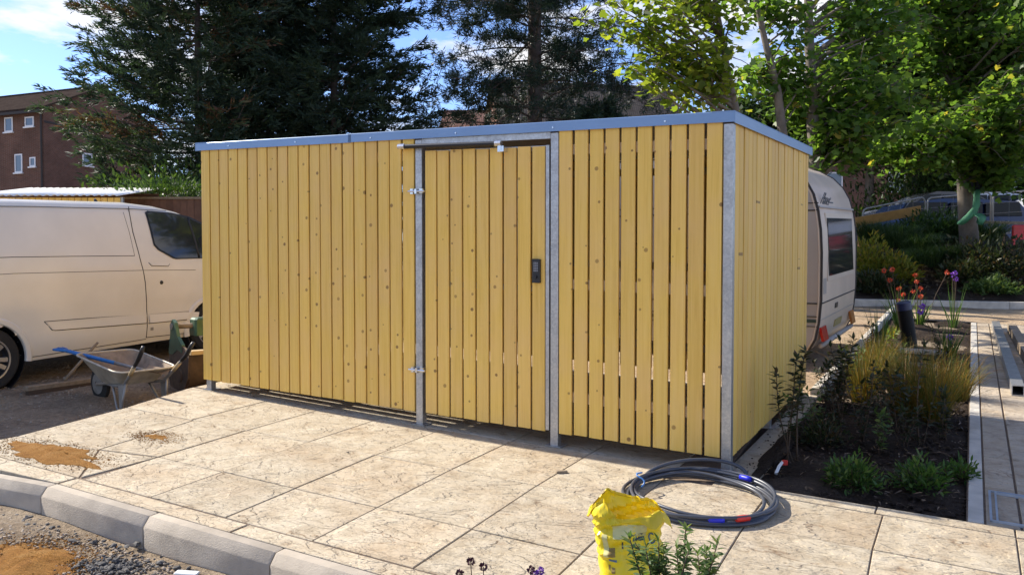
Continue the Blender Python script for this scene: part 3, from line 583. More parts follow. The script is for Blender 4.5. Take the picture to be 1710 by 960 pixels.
# ------------------------------------------------------------------ yellow sack
def sack():
    base = Vector((0.50, 3.34, PL(.50, 3.34))); root = thing('plastic_sack', 'crumpled open yellow plastic sack with dark printing', 'sack', base)
    Hh = 0.415
    def ridg(x, y, z): return 1-2*abs(mnoise.noise(Vector((x, y, z))))
    def S(a, h, d=0.0):
        t = h/Hh; w = 0.135-0.046*t-0.010*math.sin(5.0*t); dp = 0.095-0.078*t
        ca, sa = math.cos(a), math.sin(a); e = 0.55
        x = w*math.copysign(abs(ca)**e, ca); y = dp*math.copysign(abs(sa)**e, sa)
        k = 0.026*ridg(x*10+3, h*6+y*3, 2)+0.012*ridg(x*24+9, h*15, 5)+.010*ridg(x*9-h*26, 4, 1)
        n_ = Vector((ca*.5, sa, 0)).normalized()
        q = Vector((x-.015*t, y+.03*t, h))+n_*(k*(.35+t)+d)
        return q
    # the mouth: a high back peak left of centre, a low torn front edge, a drooping right corner
    def top(a):
        f = (a+math.pi/2) % (2*math.pi)                     # 0 at the front
        pts = [(0, .80), (.5, .86), (1.0, .90), (1.35, .86), (1.57, .80), (1.9, .88), (2.6, .93), (3.2, .96), (3.7, 1.04), (4.1, .97), (4.5, .90), (4.71, .86), (5.0, .93), (5.4, .99), (5.75, .90), (6.0, .82), (6.2832, .80)]
        for (p, u_), (q, v_) in zip(pts, pts[1:]):
            if p <= f <= q: return Hh*(u_+(v_-u_)*(f-p)/(q-p))
        return Hh*.8
    n = 96; rows = 30
    P = [[S(2*math.pi*i/n, top(2*math.pi*i/n)*j/rows) for i in range(n+1)] for j in range(rows+1)]
    o = MB().grid(P).build('sack_body', 'yellow', root, smooth='all', fix=False); o.data.set_sharp_from_angle(angle=R_(22))
    P = []                                                 # lip folded outwards in three places
    for j in range(7):
        r = []
        for i in range(n+1):
            a = 2*math.pi*i/n; p = S(a, top(a)); nrm = Vector((math.cos(a)*.6, math.sin(a), 0)).normalized(); q = j/6
            amt = max(.12, .30+.75*math.sin(2*a+2.6)+.30*math.sin(5*a+1))
            r.append(p+nrm*(.030*q*amt)+Vector((0, 0, .012*math.sin(q*math.pi)-.060*q*amt+.006*ridg(i*.3, j*.5, 2))))
        P.append(r)
    o = MB().grid(P).build('rim_fold', 'yflap', root, smooth='all', fix=False); o.data.set_sharp_from_angle(angle=R_(25))
    def patch(a0, a1, h0, h1, mat, name='print'):
        P = [[S(a0+(a1-a0)*i/12, h0+(h1-h0)*j/12, 0.002) for i in range(13)] for j in range(13)]
        MB().grid(P).build(name, mat, root, smooth='all', fix=False)
    f = -math.pi/2
    patch(f-.45, f+.40, .268, .318, 'pale', 'clear_window'); patch(f-1.0, f-.72, .19, .28, 'pale', 'clear_window')
    patch(f-.02, f+.34, .252, .266, 'ink'); patch(f-.75, f-.42, .192, .226, 'inkbr'); patch(f-.76, f-.36, .174, .182, 'inkb')
    patch(f-.80, f-.68, .140, .160, 'inkbr'); patch(f-.62, f-.45, .128, .150, 'inkbr'); patch(f-.45, f-.28, .075, .100, 'inkbr')
    patch(f+.0, f+.3, .275, .283, 'ink'); patch(f-.16, f-.12, .225, .255, 'ink')
    pts = []
    for i in range(28):
        a = i/27*5.2+0.8; pts.append(S(f+.66+.14*math.cos(a), .262+.019*math.sin(a), .004))
    MB().tube(pts, .0030, 6).build('ring_mark', 'inkb', root, smooth='all')
sack()
# ------------------------------------------------------------------ van
def van():
    org = W(-7.33, -0.53, -0.22); hd = math.atan2(EV[1], EV[0])+R_(4)
    tilt = math.atan(GV)
    root = thing('delivery_van', 'white panel van parked beside the timber store, seen from its side', 'van', org, (0, -tilt, hd))
    # local: x forward, y to the van's left; the visible flank is at y = 0 and the body reaches y = 1.98
    topk = [(-1.02, 1.84), (-.97, 1.93), (-.8, 1.985), (0.5, 2.0), (1.9, 2.0), (2.3, 1.965), (2.65, 1.895), (3.0, 1.77), (3.35, 1.50), (3.6, 1.26), (3.75, 1.15), (4.0, 1.05), (4.14, .90), (4.2, .66), (4.2, .45)]
    def top(x):
        for (a, p), (b_, q) in zip(topk, topk[1:]):
            if a <= x <= b_: return p+(q-p)*(x-a)/(b_-a)
        return topk[-1][1] if x > 0 else topk[0][1]
    yk = [(0.26, .045), (.34, .015), (.50, .0), (.62, .012), (.80, .0), (1.15, .0), (1.25, .018), (1.34, .03), (1.6, .085), (1.85, .15), (2.05, .22)]
    def yin(z):
        for (a, p), (b_, q) in zip(yk, yk[1:]):
            if a <= z <= b_: return p+(q-p)*(z-a)/(b_-a)
        return yk[0][1] if z < .26 else yk[-1][1]
    def xin(x): return 0.0 if -.9 < x < 3.2 else (0.06*((-.9-x)/.12)**2 if x < 0 else 0.16*((x-3.2)/1.0)**2)
    WH = (0.0, 2.93)
    xs = [-1.02+.035*i for i in range(150) if -1.02+.035*i <= 4.2]
    def section(x):
        t = top(x); r = min(.16, t*.2); zs = [0.26+(t-r-.26)*k/16 for k in range(17)]
        half = [(yin(z)+xin(x), z) for z in zs]; y0 = half[-1][0]
        for k in range(1, 6):
            a = k/5*math.pi/2; half.append((y0+.20*(1-math.cos(a))*.8+.01*k, t-r+r*math.sin(a)*0.93))
        half.append((.99, t))
        return [(x, y, z) for y, z in half]+[(x, 1.98-y, z) for y, z in half[-2::-1]]
    S = [section(x) for x in xs]; n, m = len(S), len(S[0])
    V = [list(p) for r in S for p in r]; F = []
    RA = .395
    for p in V:
        for wx in WH:
            d = math.hypot(p[0]-wx, p[2]-.33)
            if abs(d-RA) < .035 and (p[1] < .3 or p[1] > 1.68) and p[2] > .25: p[0] = wx+(p[0]-wx)*RA/d; p[2] = .33+(p[2]-.33)*RA/d
    for i in range(n-1):
        for j in range(m-1):
            q = (i*m+j, (i+1)*m+j, (i+1)*m+j+1, i*m+j+1); cx = sum(V[k][0] for k in q)/4; cz = sum(V[k][2] for k in q)/4; cy = sum(V[k][1] for k in q)/4
            if (cy < .3 or cy > 1.68) and any(math.hypot(cx-wx, cz-.33) < RA-.012 for wx in WH): continue
            F.append(q)
    F.append(tuple(range(m))); F.append(tuple((n-1)*m+k for k in range(m))[::-1])
    b = MB(); b.v = [tuple(p) for p in V]; b.f = F; body = b.build('body', 'van', root, smooth=True)
    MB().box(-.95, 4.1, .10, 1.88, .27, .34).build('underbody', 'black', root)
    for wx in WH:
        MB().lathe([(.05, .30), (.385, .30), (.385, .03), (.375, .03), (.375, .29), (.05, .29)], 'y', 32, (wx, 0, .33), False).build('arch_liner', 'black', root, smooth=True)
        for yy, d in ((0.0, -1), (1.98, 1)):
            arc = [R_(-9+198*k/40) for k in range(41)]
            MB().grid([[(wx+r*math.cos(a), yy+dd*-d, max(.262, .33+r*math.sin(a))) for a in arc] for r, dd in ((.375, .10), (.376, .0), (.384, -.008), (.425, -.008), (.45, .012))]).build('arch_lip', 'van', root, smooth=True)
        for y, sg in ((.03, 1), (1.95, -1)):
            w = MB().lathe([(.20, .0), (.235, -.012), (.30, -.012), (.328, .012), (.332, .05), (.332, .16), (.30, .20), (.2, .20), (.2, .0)], 'y', 36, (0, 0, 0), False).build('wheel', 'tyre', root, (wx, y, .33), (0, 0, 0 if sg > 0 else math.pi), smooth=True)
            rm = MB().lathe([(.218, -.008), (.222, .02), (.19, .06), (.001, .07)], 'y', 32, (0, 0, 0), False)
            rm.build('rim', 'blackm', w, smooth=True)
            for k in range(10):
                a = k*math.pi/5+(.09 if k % 2 else -.09); d = Vector((math.cos(a), 0, math.sin(a))); e = Vector((-math.sin(a), 0, math.cos(a)))
                MB().rings([[d*r+e*q+Vector((0, yy, 0)) for q, yy in ((-wd, .045), (-wd*.8, y_), (wd*.8, y_), (wd, .045))] for r, wd, y_ in ((.03, .022, .022), (.212, .028, .0))]).build('spoke', 'rim', w)
            MB().lathe([(0, .01), (.03, .01), (.036, .05)], 'y', 16).build('hub_cap', 'rim', w, smooth=True)
            MB().lathe([(.222, -.013), (.222, .0), (.208, .0), (.208, -.010), (.222, -.013)], 'y', 36, (0, 0, 0), False).build('rim_lip', 'rim', w, smooth=True)
    def onside(pts, d=-.004, side=0):
        r = []
        for x, z in pts:
            y = yin(min(z, top(x)-.1))+xin(x)+d; r.append((x, y if side == 0 else 1.98-y, z))
        return r
    def dens(pts, step=.06):
        o = []
        for (a, b_), (c, d) in zip(pts, pts[1:]):
            k = max(1, int(math.hypot(c-a, d-b_)/step))
            o += [(a+(c-a)*i/k, b_+(d-b_)*i/k) for i in range(k)]
        return o+[pts[-1]]
    for side in (0, 1):
        def line(pts, r=.0042, mat='seam', name='panel_seam'): MB().tube(onside(dens(pts), .0005, side), r, 5).build(name, mat, root, smooth='all')
        line([(1.86, 1.93), (1.84, 1.62), (1.87, 1.30), (1.91, 1.0), (1.92, .6), (1.90, .33)], .006)
        line([(1.90, .33), (2.5, .31), (2.62, .40)], .004); line([(-.85, 1.37), (0.3, 1.37), (1.0, 1.355), (1.80, 1.335)], .004)
        line([(1.80, 1.335), (1.79, 1.62), (1.77, 1.86)], .003); line([(-.9, 1.885), (.6, 1.905), (1.8, 1.905), (2.4, 1.89)], .004)
        line([(.60, .665), (1.2, .645), (1.90, .615)], .004); line([(.60, .665), (.68, .565), (.72, .555), (1.3, .53), (1.90, .505)], .0045)
        line([(1.93, .612), (2.5, .592), (2.75, .57)], .004); line([(1.93, .50), (2.5, .485), (2.72, .48), (2.75, .57)], .0045)
        line([(.42, .30), (1.2, .305), (1.9, .31)], .004)
        line([(-.9, 1.19), (.3, 1.20), (1.88, 1.155), (2.7, 1.12)], .003)
        # front door glass in a black surround
        win = [(2.10, 1.845), (2.12, 1.47), (2.17, 1.41), (2.38, 1.295), (2.43, 1.285), (3.25, 1.275), (3.36, 1.36), (3.05, 1.665), (2.72, 1.80), (2.5, 1.845), (2.14, 1.865)]
        def panel(pts, d, mat, name, par=root):
            pts = dens(pts+[pts[0]], .08)[:-1]; c = (sum(p[0] for p in pts)/len(pts), sum(p[1] for p in pts)/len(pts))
            ring = [onside([(c[0]+(p[0]-c[0])*k, c[1]+(p[1]-c[1])*k) for p in pts], d, side) for k in (1.0, .66, .33)]
            b = MB().rings(ring, False, True); o = b.build(name, mat, par, smooth='all'); return o
        panel([(.62, .655), (.69, .563), (1.3, .538), (1.885, .512), (1.885, .607), (1.2, .638)], -.010, 'van', 'side_moulding'); panel([(1.945, .605), (1.945, .505), (2.5, .492), (2.70, .487), (2.73, .565), (2.5, .585)], -.010, 'van', 'side_moulding')
        sur = panel([(x+(.02 if x > 2.7 else -.02), z+(.02 if z > 1.5 else -.015)) for x, z in win], -.006, 'black', 'window_surround')
        panel(win, -.011, 'glass', 'side_window', sur)
        MB().tube(onside(dens([(2.72, 1.80), (2.76, 1.5), (2.78, 1.28)]), -.012, side), .014, 6).build('window_pillar', 'black', sur, smooth='all')
        hd_ = panel([(1.99, 1.245), (2.02, 1.21), (2.26, 1.195), (2.29, 1.22), (2.26, 1.235)], -.012, 'van', 'door_handle')
        line([(1.985, 1.245), (2.02, 1.203), (2.27, 1.188), (2.30, 1.215)], .0035, 'seam', 'handle_shadow_gap')
        q = onside([(2.15, .99)], 0, side)[0]; MB().lathe([(0, -.008), (.022, -.008), (.026, .004)], 'y', 16, q).build('lock_cover', 'black', root, smooth=True)
        q = onside([(1.98, .43)], 0, side)[0]; MB().box(q[0]-.02, q[0]+.02, q[1]-.006, q[1]+.006, q[2]-.018, q[2]+.018).build('badge', 'steelg', root)
        ys = -.10 if side == 0 else 2.08
        MB().rings([[(3.12+dx, ys+dy, 1.36+z) for dx, dy in ((-.05, -.09), (.06, -.07), (.06, .07), (-.05, .07))] for z in (0, .05, .24, .28)]).build('door_mirror', 'black', root, smooth=True)
    # windscreen, dash, seats seen through the cab, lamps, roof aerial
    P = [[(x, .30+(1.38)*k/8, top(x)+.006-.03*abs(k/4-1)**3) for k in range(9)] for x in (2.95, 3.1, 3.25, 3.4, 3.55)]
    MB().grid(P).build('windscreen', 'glass', root, smooth='all')
    MB().tube([(2.02, .95, 2.0), (2.0, .95, 2.055)], [.03, .012], 8).build('aerial_base', 'blackm', root)
    for y in (.18, 1.62): MB().box(4.05, 4.20, y, y+.18, .72, .95, .03).build('headlight', 'rim', root)
    for y in (.03, 1.89): MB().box(-1.035, -.98, y, y+.06, .9, 1.5).build('tail_light', 'red', root)
    MB().box(4.12, 4.24, .3, 1.68, .35, .62, .03).build('bumper', 'black', root)
van()
# ------------------------------------------------------------------ wheelbarrow with a shovel, broom, digger bucket
def barrow():
    o0 = GP(246, 682, -0.215)
    root = thing('wheelbarrow', 'dusty galvanised wheelbarrow with black grips beside the paving edge', 'wheelbarrow', o0, (0, math.atan(.02), R_(143)))
    root.scale = (.88, .88, .88)
    def rr(cx, lx, wy, z, k=.12):
        r = []
        for sx, sy, a0 in ((1, 1, 0), (-1, 1, 90), (-1, -1, 180), (1, -1, 270)):
            for q in range(4):
                a = R_(a0+q*30); r.append((cx+sx*(lx-k)+k*math.cos(a), sy*(wy-k)+k*math.sin(a), z))
        return r
    outer = [rr(.36, .22, .19, .26, .08), rr(.37, .25, .22, .29, .09), rr(.42, .44, .315, .52, .10), rr(.43, .47, .335, .535, .10)]
    inner = [rr(.43, .455, .32, .533, .10), rr(.42, .425, .30, .515, .10), rr(.37, .24, .21, .30, .09), rr(.36, .20, .17, .285, .08)]
    sl_ = lambda rs: [[(x, y, z+(x-.42)*.16*max(0, (z-.27)/.26)-.05*max(0, (z-.27)/.26)) for x, y, z in r] for r in rs]
    outer = sl_(outer); inner = sl_(inner)
    b = MB().rings(outer, True, False); b2 = MB().rings(inner, False, True)
    tr = b.build('tray', 'barrow', root, smooth=True); b2.build('tray_inside', 'mud', tr, smooth=True)
    rim = outer[3]; MB().tube([(x, y, z+.004) for x, y, z in rim+[rim[0]]], .011, 8, False).build('rolled_rim', 'barrow', tr, smooth='all')
    P = [[(.36+.17*math.cos(a)*r, .15*math.sin(a)*r, .29+.05*(1-r)+.02*fbm(math.cos(a)*r*4, math.sin(a)*r*4)) for a in [2*math.pi*i/20 for i in range(21)]] for r in (1, .75, .5, .25, .02)]
    MB().grid(P).build('mortar_heap', 'mud', tr, smooth='all')
    for sy in (-1, 1):
        y = .20*sy
        pts = [(-.42, .27*sy, .66), (-.34, .265*sy, .57), (-.20, .25*sy, .46), (-.08, .235*sy, .36), (.05, .22*sy, .27), (.30, .2*sy, .245), (.62, .12*sy, .24), (.95, .07*sy, .20)]
        MB().tube(pts, .017, 8).build('frame_tube', 'steelg', root, smooth='all')
        MB().tube([(-.46, .275*sy, .70), (-.42, .27*sy, .66), (-.34, .265*sy, .57), (-.25, .256*sy, .50)], [.018, .023, .023, .02], 8).build('grip', 'black', root, smooth='all')
        MB().tube([(-.22, .252*sy, .475), (-.12, .24*sy, .39)], .021, 8).build('worn_sleeve', 'tan', root, smooth='all')
        leg = MB().tube([(.0, .225*sy, .29), (.04, .24*sy, .12), (.05, .245*sy, .012), (.09, .245*sy, .008), (.16, .24*sy, .02), (.26, .215*sy, .16), (.33, .2*sy, .25)], .015, 8).build('leg', 'steelg', root, smooth='all')
        MB().rings([[(x, .235*sy+d, z) for x, z in ((.02, .27), (.06, .03), (.12, .03), (.14, .27))] for d in (-.003, .003)]).build('leg_plate', 'steelg', leg)
    w = MB().lathe([(.06, -.03), (.15, -.035), (.19, -.02), (.197, 0), (.19, .02), (.15, .035), (.06, .03)], 'y', 28).build('wheel', 'tyre', root, (1.0, 0, .20), smooth=True)
    MB().lathe([(.12, -.037), (.03, -.05), (.03, .05), (.12, .037)], 'y', 20).build('wheel_hub', 'steelg', w, smooth=True)
    M_ = Matrix.Translation(o0) @ Matrix.Rotation(R_(143), 4, 'Z')
    return M_
BM = barrow()
def on(M_, p): return M_ @ Vector(p)
# shovel lying in the barrow: ends found from where it shows, resting on the tray rim
Yb = BM.translation.y
hA = AT(97, 582, Yb+.40); hB = AT(192, 606, Yb+.22)
shv = thing('shovel', 'shovel with bright blue plastic handle lying in the wheelbarrow', 'shovel', hB)
d = (hA-hB); MB().tube([d*1.0, d*.70, d*.35, d*.0], [.016, .019, .019, .018], 10).build('handle', 'blue', shv, smooth='all')
gp_ = d*1.0; sd = Vector((d.y, -d.x, 0)).normalized()
MB().tube([d*.80, d*.93+sd*.05, gp_+sd*.055, gp_-sd*.055+Vector((0, 0, -.005)), d*.93-sd*.05, d*.80], .012, 8).build('handle_grip', 'blue', shv, smooth='all')
MB().tube([d*.0, d*-.35, d*-.5], [.018, .016, .02], 8).build('socket', 'steelg', shv, smooth='all')
dn = d.normalized(); P = [[-d*.45-dn*(.26*i/6)+sd*(.11*(j/3-1)*(1 if i < 5 else .8))+Vector((0, 0, .03*abs(j/3-1)**2+.012*(i/6))) for j in range(7)] for i in range(7)]
MB().grid(P).build('blade', 'mud', shv, smooth='all')
# broom leaning on the barrow: wide wooden head on the ground
bA = GP(42, 661, -.215); bB = GP(158, 640, -.215); hd0 = (bB-bA); hl = hd0.length
brm = thing('broom', 'wide wooden broom lying behind the wheelbarrow with its handle raised', 'broom', bA, (0, 0, math.atan2(hd0.y, hd0.x)))
MB().box(0, hl*1.05, -.035, .035, .05, .095, .008).build('broom_head', 'oldwood', brm)
MB().box(.02, hl*1.03, -.03, .03, .0, .05).build('bristles', 'twig', brm)
t1 = AT(163, 572, bA.y+.75); st = bA+hd0*.55+Vector((0, 0, .09)); Mi = Matrix.Rotation(-math.atan2(hd0.y, hd0.x), 4, 'Z')
MB().tube([Mi @ (st-bA), Mi @ (t1-bA)], [.017, .014], 8).build('broom_handle', 'oldwood', brm, smooth='all')
def bucket():
    c = GP(300, 652, -.22); root = thing('digger_bucket', 'worn green digger bucket with rusty side plate by the shed end', 'bucket', c, (0, 0, R_(-50)))
    side = [(-.30, .02), (-.36, .12), (-.33, .32), (-.26, .55), (-.25, .68), (-.20, .72), (-.13, .69), (-.05, .55), (.10, .47), (.22, .44), (.30, .42), (.26, .15), (.12, .0), (-.1, -.02)]
    for y in (0, .52):
        sp_ = MB().prism(side, 'y', y, y+.022).build('side_plate', 'rust', root)
        MB().prism([(-.33, .36), (-.27, .56), (-.26, .68), (-.20, .73), (-.12, .70), (-.04, .56), (.10, .48), (.10, .40), (-.05, .42), (-.2, .36)], 'y', y-.006, y+.028).build('painted_edge', 'bgreen', sp_)
        MB().lathe([(.0, -.02), (.035, -.02), (.035, .05)], 'y', 14, (-.20, y, .655)).build('pin_boss', 'steelg', sp_, smooth=True)
        MB().lathe([(.0, -.015), (.06, -.012), (.085, .02)], 'y', 16, (.03, y, .16)).build('wear_disc', 'rust', sp_, smooth=True)
    prof = [(.30, .42), (.27, .15), (.13, .0), (-.1, -.02), (-.30, .02), (-.36, .12)]
    P = [[(x, y, z) for y in (.02, .52)] for x, z in prof]
    MB().grid(P).build('shell', 'rust', root, smooth='all')
    MB().box(.24, .36, .0, .54, .40, .44, .006).build('lip', 'tan', root)
    MB().tube([(-.2, -.01, .655), (-.2, .55, .655)], .028, 10).build('pivot_pin', 'oldwood', root, smooth='all')
    MB().box(-.28, -.10, .20, .34, .55, .74, .02).build('hitch_block', 'bgreen', root)
bucket()
# ------------------------------------------------------------------ caravan
def caravan():
    near = W(-0.08, 4.12, 0.0); far = W(-0.007, 6.37, 0.0); d = far-near; a = math.atan2(d.y, d.x)
    root = thing('caravan', 'old cream touring caravan parked behind the timber store', 'caravan', near, (math.atan(GV)*0.0, 0, a))
    wd = math.hypot(d.x, d.y); zs = d.z/wd
    # local: x along the rear face away from the camera, y forward into the caravan (+y = left in the photo)
    prof = [(.40, .17), (.12, .20), (.055, .32), (.02, .50), (.0, .75), (.0, 1.25), (.012, 1.5), (.04, 1.70), (.09, 1.88), (.17, 2.03), (.29, 2.16), (.46, 2.26), (.75, 2.325), (1.2, 2.36), (2.6, 2.37), (3.8, 2.30), (4.25, 2.05), (4.5, 1.5), (4.55, .8), (4.4, .3), (4.2, .17)]
    def ring(x, k=0.0):
        c = (2.2, 1.2); return [(x, y+(c[0]-y)*k*.25, z+(c[1]-z)*k+x*zs) for y, z in prof]
    b = MB().rings([ring(0, .012), ring(.012, 0), ring(wd-.012, 0), ring(wd, .012)], False, False)
    b.build('shell', 'cpaint', root, smooth=True)
    for x, dx in ((0.0, -1), (wd, 1)):
        MB().rings([ring(x, .012), ring(x+dx*.004, .014)], True, True).build('side_panel', 'cgrey', root)
        MB().tube([(x+dx*.004, y, z+x*zs) for y, z in prof[1:17]], .013, 6).build('edge_trim', 'ltrim', root, smooth='all')
        MB().tube([(x+dx*.004+.0, y+.025, z+x*zs+.0) for y, z in prof[1:17]], .010, 6).build('edge_trim', 'cpaint', root, smooth='all')
    for z, h, mt in ((1.78, .010, 'ltrim'), (1.70, .014, 'ltrim'), (.70, .014, 'ltrim'), (.56, .010, 'ltrim'), (.50, .035, 'green_d'), (.455, .008, 'ltrim')):
        MB().box(-.012, -.002, .04, 4.4, z, z+h).build('side_stripe', mt, root)
    def yr(z):
        for (y0, z0), (y1, z1) in zip(prof[2:], prof[3:]):
            if z0 <= z <= z1: return y0+(y1-y0)*(z-z0)/(z1-z0)
        return 0
    def rear(x0, x1, z0, z1, d0, mat, name, par=root):      # pad on the rear face
        rs = []
        for q in (0, 1):
            r = []
            for x, z in ((x0, z0), (x1, z0), (x1, z1), (x0, z1)): r.append((x, yr(z)-d0*q+.002*(1-q)+(0.0 if q else .006), z+x*zs))
            rs.append(r)
        return MB().rings(rs).build(name, mat, par)
    wf = rear(.30, 2.02, .93, 1.68, .012, 'cpaint', 'window_frame')
    rear(.36, 1.96, .985, 1.625, .020, 'glass', 'rear_window', wf)
    rear(.02, wd-.02, 1.735, 1.755, .022, 'cgrey', 'moulding'); rear(.05, wd-.04, .70, .712, .01, 'ltrim', 'moulding')
    rear(.10, .26, .80, .97, .004, 'cgrey', 'hatch'); rear(.86, 1.02, .585, .645, .008, 'black', 'vent'); rear(.98, 1.42, .355, .44, .012, 'plate', 'number_plate')
    rear(.08, .36, .29, .44, .018, 'red', 'tail_light'); rear(wd-.30, wd-.06, .29, .45, .02, 'amber', 'tail_light')
    rear(.02, wd-.02, .52, .53, .006, 'cgrey', 'moulding')
    MB().tube([(.15, .03, .24), (wd-.1, .03, .24+zs*wd)], .03, 8).build('rear_bumper', 'cgrey', root, smooth='all')
    # name lettering on the upper rear panel
    cu = bpy.data.curves.new('lettering', 'FONT'); cu.body = 'Planet'; cu.size = .19; cu.shear = .35; cu.extrude = .002
    to = bpy.data.objects.new('lettering', cu); scn.collection.objects.link(to); dg = bpy.context.evaluated_depsgraph_get()
    me = bpy.data.meshes.new_from_object(to.evaluated_get(dg)); bpy.data.objects.remove(to); me.materials.clear(); me.materials.append(MT['ink'])
    lt = link('lettering', me, root, (.20, yr(1.83)-.012, 1.79), (math.pi/2+.28, 0, 0))
    for k in range(5): rear(.70+.06*k, .74+.06*k, 1.80, 1.815, .006, 'ink', 'lettering')
    for x in (.12, wd-.12):
        MB().lathe([(.10, -.08), (.27, -.08), (.29, -.04), (.29, .04), (.27, .08), (.10, .08)], 'x', 24).build('wheel', 'tyre', root, (x, 2.3, .29+x*zs), smooth=True)
    MB().tube([(wd/2, 4.5, .35), (wd/2, 5.6, .40)], .04, 8).build('drawbar', 'steelg', root)
    for y in (.5, 3.9): MB().tube([(.3, y, .2), (.3, y, .0)], .03, 8).build('corner_steady', 'steelg', root)
caravan()
# ------------------------------------------------------------------ black bollard and beams on the path
bo = GP(1521, 583, -.01); tp = AT(1508, 503, bo.y)
bt = thing('bollard', 'leaning black bollard standing in the planting bed', 'bollard', bo)
dv_ = tp-bo; MB().tube([(0, 0, -.05), dv_*.3, dv_*.88], [.088, .088, .086], 16).build('shaft', 'bollard', bt, smooth=True)
MB().tube([dv_*.82, dv_*.97, dv_*1.0], [.09, .09, .06], 16).build('wrapped_top', 'bblue', bt, smooth=True)
tag(MB().box(-.30, .28, -.12, .14, -.02, .012, .006).shear().build('concrete_flag', 'kerb', None, bo+Vector((.05, -.28, 0.0)), (0, 0, ANG)), 'pale concrete flag lying on soil at the foot of the black bollard', 'slab')
p0 = W(1.70, 3.66, 0.0); p1 = W(1.64, 9.3, 0.0)
sb = thing('steel_beam', 'long galvanised box section lying on the path', 'steel beam', p0, (0, 0, math.atan2(p1.y-p0.y, p1.x-p0.x)))
Lb = (p1-p0).length; sz = (p1.z-p0.z)/Lb; a = .05; bb = MB()
for r0, r1 in (((-a, a), (0, 2*a)),):
    o_ = [(-a, 0.004), (a, 0.004), (a, 2*a), (-a, 2*a)]; i_ = [(-a+.007, .011), (a-.007, .011), (a-.007, 2*a-.007), (-a+.007, 2*a-.007)]
    for L0, L1 in ((0, Lb),):
        bb.rings([[(L0, y, z) for y, z in i_], [(L0, y, z) for y, z in o_], [(L1, y, z+sz*L1) for y, z in o_], [(L1, y, z+sz*L1) for y, z in i_], [(L0, y, z) for y, z in i_]], False, False)
bb.build('box_section', 'galv', sb)
p0 = W(1.93, 3.9, 0.0); p1 = W(1.83, 8.8, 0.0)
ch = thing('timber_beam', 'weathered timber length lying beside the steel box section', 'timber', p0, (0, 0, math.atan2(p1.y-p0.y, p1.x-p0.x)))
Lb = (p1-p0).length; sz = (p1.z-p0.z)/Lb
MB().rings([[(x, y, z+sz*x) for y, z in ((-.05, .004), (.05, .004), (.05, .13), (-.05, .13))] for x in (0, Lb)]).build('plank', 'oldwood', ch)
# ------------------------------------------------------------------ sand, stones, scraps
def mound(name, label, cat, sv, rx, ry, h, mat, off):
    c = W(sv[0], sv[1], 0); P = []
    for i in range(15):
        r = i/14; row = []
        for k in range(49):
            a = k/48*2*math.pi; q = 1+.50*fbm(math.cos(a)*1.9+sv[0], math.sin(a)*1.9+sv[1])
            x, y = rx*r*q*math.cos(a), ry*r*q*math.sin(a); z = h*(1-r**1.5)*(0.75+.5*fbm(x*5, y*5, 3))+.012*fbm(x*30, y*30)*(1-r)
            s, v = sv[0]+x, sv[1]+y; p = W(s, v, off+max(z, 0)*1.0+(.001-.012*(r > .96)))
            row.append(p-c)
        P.append(row)
    return tag(MB().grid(P).build(name, mat, None, c, smooth='all', fix=False), label, cat)
mound('sand_pile', 'thin spread of orange sand on the paving near the kerb', 'sand', (-3.98, -1.90), .46, .15, .028, 'osand', .002)
mound('sand_pile', 'small orange sand smear on the paving beyond the larger spread', 'sand', (-3.75, -1.28), .11, .05, .008, 'osand', .001)
q = SV(*GP(45, 940, -.155)[:2]); mound('sand_pile', 'heap of orange sand on the gravel below the kerb', 'sand', q, .36, .24, .05, 'osand', -.165)
def _noop(): pass
def stones(name, centre_fn, n, size, mat, label=None):
    ico = [(-.53, 0, .85), (.53, 0, .85), (-.53, 0, -.85), (.53, 0, -.85), (0, .85, .53), (0, .85, -.53), (0, -.85, .53), (0, -.85, -.53), (.85, .53, 0), (-.85, .53, 0), (.85, -.53, 0), (-.85, -.53, 0)]
    fc = [(0, 4, 1), (0, 9, 4), (9, 5, 4), (4, 5, 8), (4, 8, 1), (8, 10, 1), (8, 3, 10), (5, 3, 8), (5, 2, 3), (2, 7, 3), (7, 10, 3), (7, 6, 10), (7, 11, 6), (11, 0, 6), (0, 1, 6), (6, 1, 10), (9, 0, 11), (9, 11, 2), (9, 2, 5), (7, 2, 11)]
    V = []; F = []
    for i in range(n):
        c, k = centre_fn(i); s = size*k*random.uniform(.5, 1.5); sx, sy, sz_ = random.uniform(.7, 1.4), random.uniform(.6, 1.1), random.uniform(.4, .8); a = random.uniform(0, 6.3); ca, sa = math.cos(a), math.sin(a); o = len(V)
        for x, y, z in ico:
            j = random.uniform(.75, 1.2); x, y, z = x*s*sx*j, y*s*sy*j, z*s*sz_*j; V.append((c.x+x*ca-y*sa, c.y+x*sa+y*ca, c.z+z))
        F += [(p+o, q_+o, r+o) for p, q_, r in fc]
    b = MB(); b.v = V; b.f = F; return tag(b.build(name, mat, fix=False), kind='stuff')
def sg(c, rx, ry, off):
    def f(i):
        a = random.uniform(0, 6.283); r = abs(random.gauss(.75, .28)); return W(c[0]+rx*r*math.cos(a), c[1]+ry*r*math.sin(a), off+.002), random.choice((.5, .8, 1, 1.5))
    return f
stones('sand_grains', sg((-3.98, -1.90), .55, .19, 0), 3200, .0026, 'osand'); stones('sand_grains', sg((-3.75, -1.28), .24, .13, 0), 1400, .0026, 'osand'); stones('sand_grains', sg(q, .40, .27, -.15), 3000, .0035, 'osand')
def gfn(i):
    s = random.uniform(-5.2, -1.0); v = -2.42-abs(random.gauss(0, .55))
    x, y = W(s, v)[:2]; return Vector((x, y, ground_z(x, y)+.002)), 1.0
stones('gravel_stones', gfn, 4200, .0075, 'stone')
